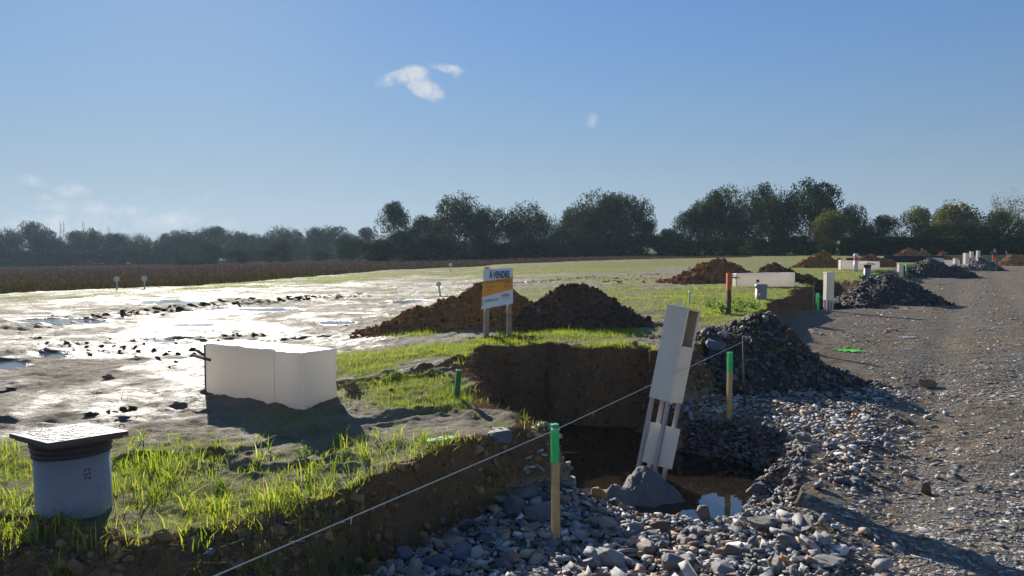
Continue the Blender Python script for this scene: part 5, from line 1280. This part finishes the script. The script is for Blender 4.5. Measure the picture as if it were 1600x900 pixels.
# ------------------------------------------------------------------ paint marks, bag, pale patches
def splat(name, pos, rx, ry, mat, label, cat, hole=0., seed=1, thr=.0, lift=.006, res=.012, nsc=None):
    n_ = int(2 * rx / res); gx = np.linspace(-rx, rx, max(n_, 12)); gy = np.linspace(-ry, ry, max(int(2 * ry / res), 10)); X, Y = np.meshgrid(gx, gy)
    r = np.hypot(X / rx, Y / ry); f = 1 - r + .9 * fbm(X, Y, nsc or max(rx, ry) * .35, 4, seed); ok = (f > .25 + thr) & (r > hole)
    Z = H(X + pos.x, Y + pos.y) + lift; ii = np.arange(X.size).reshape(X.shape); Qd = np.stack([ii[:-1, :-1], ii[:-1, 1:], ii[1:, 1:], ii[1:, :-1]], -1).reshape(-1, 4)
    k = (ok[:-1, :-1] & ok[1:, 1:]).reshape(-1); Qd = Qd[k]; u_, inv = np.unique(Qd, return_inverse=True)
    V_ = np.stack([X, Y, Z - pos.z], -1).reshape(-1, 3)[u_]
    return tag(link(name, mesh_np(name, V_, inv.reshape(Qd.shape), None, True), mat, None, pos), label, cat)
M_gspray = simple('green_spray', (.06, .55, .03), .7, .3, 30, .002); M_wet = simple('pale_slurry', (.42, .43, .45), .5, .1, 20, .002); M_gfilm = simple('green_film', (.02, .30, .12), .4, .2, 20, .003)
splat('paint_mark', hit(1326, 549), .27, .34, M_gspray, 'bright green paint mark sprayed on the road stones', 'paint mark', seed=401, thr=.05, nsc=.06, lift=.018)
splat('paint_mark', hit(690, 690), .10, .07, M_gpaint, 'dark green sprayed ring on the shaded earth lip', 'paint mark', hole=.4, seed=402, thr=-.15, lift=.02, nsc=.05, res=.006)
splat('slurry_patch', hit(1415, 528), .17, .17, M_wet, 'small whitish slurry patch on the road', 'patch', seed=403, lift=.015, res=.012)
splat('green_film', hit(1362, 437), .9, .5, M_gfilm, 'flat green film lying at the grass edge beside the second rubble heap', 'film', seed=404, lift=.03, res=.04)
p = hit(1268, 520); bm = rough_rock(77, .6, 16, .4, .12, 2, .1); me = bpy.data.meshes.new('plastic_bag'); bm.to_mesh(me); bm.free(); me.materials.append(M_wrap)
for f_ in me.polygons: f_.use_smooth = True
rock_one('plastic_bag', me, (p.x, p.y, p.z + .05), (.11, .08, .1), (0, 0, .3), 'crumpled white plastic bag on the road behind the rubble heap', 'bag')
hstone(1284, 523, hit(1284, 523).y, .1, .5, (.30, .28, .26), 'pale stone lying against the white bag', seed=78)

# ------------------------------------------------------------------ worker
M_skin = simple('skin', (.36, .22, .16), .6, .05, 5, 0); M_nvy = simple('navy_jacket', (.02, .03, .06), .8, .2, 6, .002); M_rshort = simple('red_shorts', (.62, .07, .05), .7, .1, 6, .001)
M_hair = simple('grey_hair', (.35, .32, .29), .8, .1, 20, .002); M_boot = simple('dark_boots', (.03, .028, .03), .7, .1, 8, .001)
def skin_fig(name, pts, edges, rad, mat, parent):
    me = bpy.data.meshes.new(name); me.from_pydata(pts, edges, []); o = bpy.data.objects.new(name, me); col.objects.link(o); o.parent = parent
    md = o.modifiers.new('skin', 'SKIN'); md.use_smooth_shade = True
    for i, r in enumerate(rad): me.skin_vertices[0].data[i].radius = (r, r) if isinstance(r, float) else r; me.skin_vertices[0].data[i].use_root = (i == 0)
    s = o.modifiers.new('sub', 'SUBSURF'); s.levels = 1; s.render_levels = 2
    bpy.context.view_layer.update(); m2 = bpy.data.meshes.new_from_object(o.evaluated_get(bpy.context.evaluated_depsgraph_get()))
    o.modifiers.clear(); o.data = m2; m2.materials.clear(); m2.materials.append(mat); return o
p = at_d(1553.5, 412.5, 80); gz = hz(p.x, 80)
wk = tag(empty('person', (p.x, 80, gz), R(160)), 'worker in a navy top and red shorts standing at the far end of the road', 'person'); k_ = 1.0; wk.scale = (1, 1, 1)
wk['label'] = 'person in a navy top and red shorts standing at the far end of the road'
J = {'pel': (0, 0, .95), 'sp': (0, .02, 1.15), 'ch': (0, .04, 1.36), 'nk': (0, .05, 1.49), 'hd': (0, .02, 1.60), 'ht': (0, .03, 1.72),
     'ls': (.18, .04, 1.42), 'le': (.30, -.02, 1.18), 'lh': (.16, -.20, 1.08), 'lf': (.10, -.26, 1.08), 'rs': (-.18, .04, 1.42), 're': (-.27, .02, 1.14), 'rh': (-.24, -.12, .92), 'rf': (-.23, -.17, .85),
     'lhp': (.10, 0, .90), 'lk': (.13, -.03, .50), 'la': (.15, .03, .10), 'lt': (.16, -.13, .05), 'rhp': (-.10, 0, .90), 'rk': (-.12, -.05, .50), 'ra': (-.13, .0, .10), 'rt': (-.14, -.16, .05)}
ks = list(J); E = [(ks.index(a), ks.index(b)) for a, b in [('pel', 'sp'), ('sp', 'ch'), ('ch', 'nk'), ('nk', 'hd'), ('hd', 'ht'), ('ch', 'ls'), ('ls', 'le'), ('le', 'lh'), ('lh', 'lf'), ('ch', 'rs'), ('rs', 're'), ('re', 'rh'), ('rh', 'rf'),
     ('pel', 'lhp'), ('lhp', 'lk'), ('lk', 'la'), ('la', 'lt'), ('pel', 'rhp'), ('rhp', 'rk'), ('rk', 'ra'), ('ra', 'rt')]]
RD = dict(pel=.13, sp=.12, ch=.14, nk=.055, hd=.095, ht=.075, ls=.06, le=.042, lh=.03, lf=.028, rs=.06, re=.042, rh=.03, rf=.028, lhp=.09, lk=.06, la=.04, lt=.035, rhp=.09, rk=.06, ra=.04, rt=.035)
skin_fig('body', [J[k] for k in ks], E, [RD[k] for k in ks], M_skin, wk)
def clothes(name, keys, ed, add, mat):
    skin_fig(name, [J[k] for k in keys], [(keys.index(a), keys.index(b)) for a, b in ed], [RD[k] + add for k in keys], mat, wk)
clothes('jacket', ['sp', 'ch', 'pel', 'ls', 'le', 'lh', 'rs', 're', 'rh'], [('pel', 'sp'), ('sp', 'ch'), ('ch', 'ls'), ('ls', 'le'), ('le', 'lh'), ('ch', 'rs'), ('rs', 're'), ('re', 'rh')], .022, M_nvy)
J['lk'] = (.13, -.02, .56); J['rk'] = (-.12, -.03, .56)
clothes('shorts', ['pel', 'lhp', 'lk', 'rhp', 'rk'], [('pel', 'lhp'), ('lhp', 'lk'), ('pel', 'rhp'), ('rhp', 'rk')], .032, M_rshort)
skin_fig('hair', [(0, .05, 1.66), (0, .03, 1.74)], [(0, 1)], [.085, .075], M_hair, wk)
for s_ in (-1, 1): skin_fig('boot', [(s_ * .14, .02, .12), (s_ * .145, .02, .05), (s_ * .15, -.12, .045)], [(0, 1), (1, 2)], [.055, .055, .045], M_boot, wk)
m = MB(); a = [at_d(u, v, 79) for u, v in ((1572, 392), (1573.5, 398), (1577, 404), (1582, 409.5))]
for s_, e_ in zip(a, a[1:]): m.tube(s_, e_, .06, seg=8)
tag(m.build('bent_pole', M_wood_g), 'pale bent pole leaning before the brown heap right of the worker', 'pole')
# a couple of leafy weeds
def weed(u, v, hpx, lab, n=60, c=((.07, .13, .03, 3), (.11, .17, .04, 2))):
    p = hit(u, v); h = hpx / FPX * p.y; rr = np.random.default_rng(int(u)); mb = MB()
    P = np.stack([rr.normal(0, h * .35, n), rr.normal(0, h * .35, n), np.abs(rr.normal(h * .45, h * .28, n))], -1)
    r = tag(empty('weed', p), lab, 'plant'); v_, f_, c_ = leaves(P, h * .22, pick(list(c), n), rr)
    kind(link('foliage', mesh_np('foliage', v_, f_, c_), M_grass, r), 'stuff')
    for i in range(0, n, 6): mb.tube((0, 0, -.01), P[i], .0018 * (p.y / 5), seg=4)
    mb.build('stem', M_dry if False else M_gdark, r)
weed(475, 715, 26, 'leafy green weed in the grass below the packed cabinet')
weed(345, 770, 26, 'leafy weed left of the bare patch in the grass')
weed(668, 710, 20, 'leafy weed beside the green sprayed ring')
for u, v, h_ in ((1128, 489, 22), (1150, 487, 20), (1165, 483, 18), (1110, 480, 15), (1180, 484, 16)): weed(u, v, h_, 'tangled green weed around the orange topped stake', 90)
for o_ in list(col.objects):
    if o_.name.startswith('weed') and 'tangled' in o_.get('label', ''): o_['group'] = 'weeds around the orange topped stake'

# ------------------------------------------------------------------ haze
hzm = bpy.data.materials.new('haze'); hzm.use_nodes = True; nt = hzm.node_tree; nt.nodes.clear()
out = nt.nodes.new('ShaderNodeOutputMaterial'); vol = nt.nodes.new('ShaderNodeVolumePrincipled')
vol.inputs['Color'].default_value = (.55, .75, 1, 1); vol.inputs['Density'].default_value = .00022; vol.inputs['Anisotropy'].default_value = .3
nt.links.new(vol.outputs[0], out.inputs['Volume'])
m = MB(); m.box((0, 200, 8), (1300, 640, 44)); hb_ = m.build('haze', hzm); kind(hb_, 'stuff')
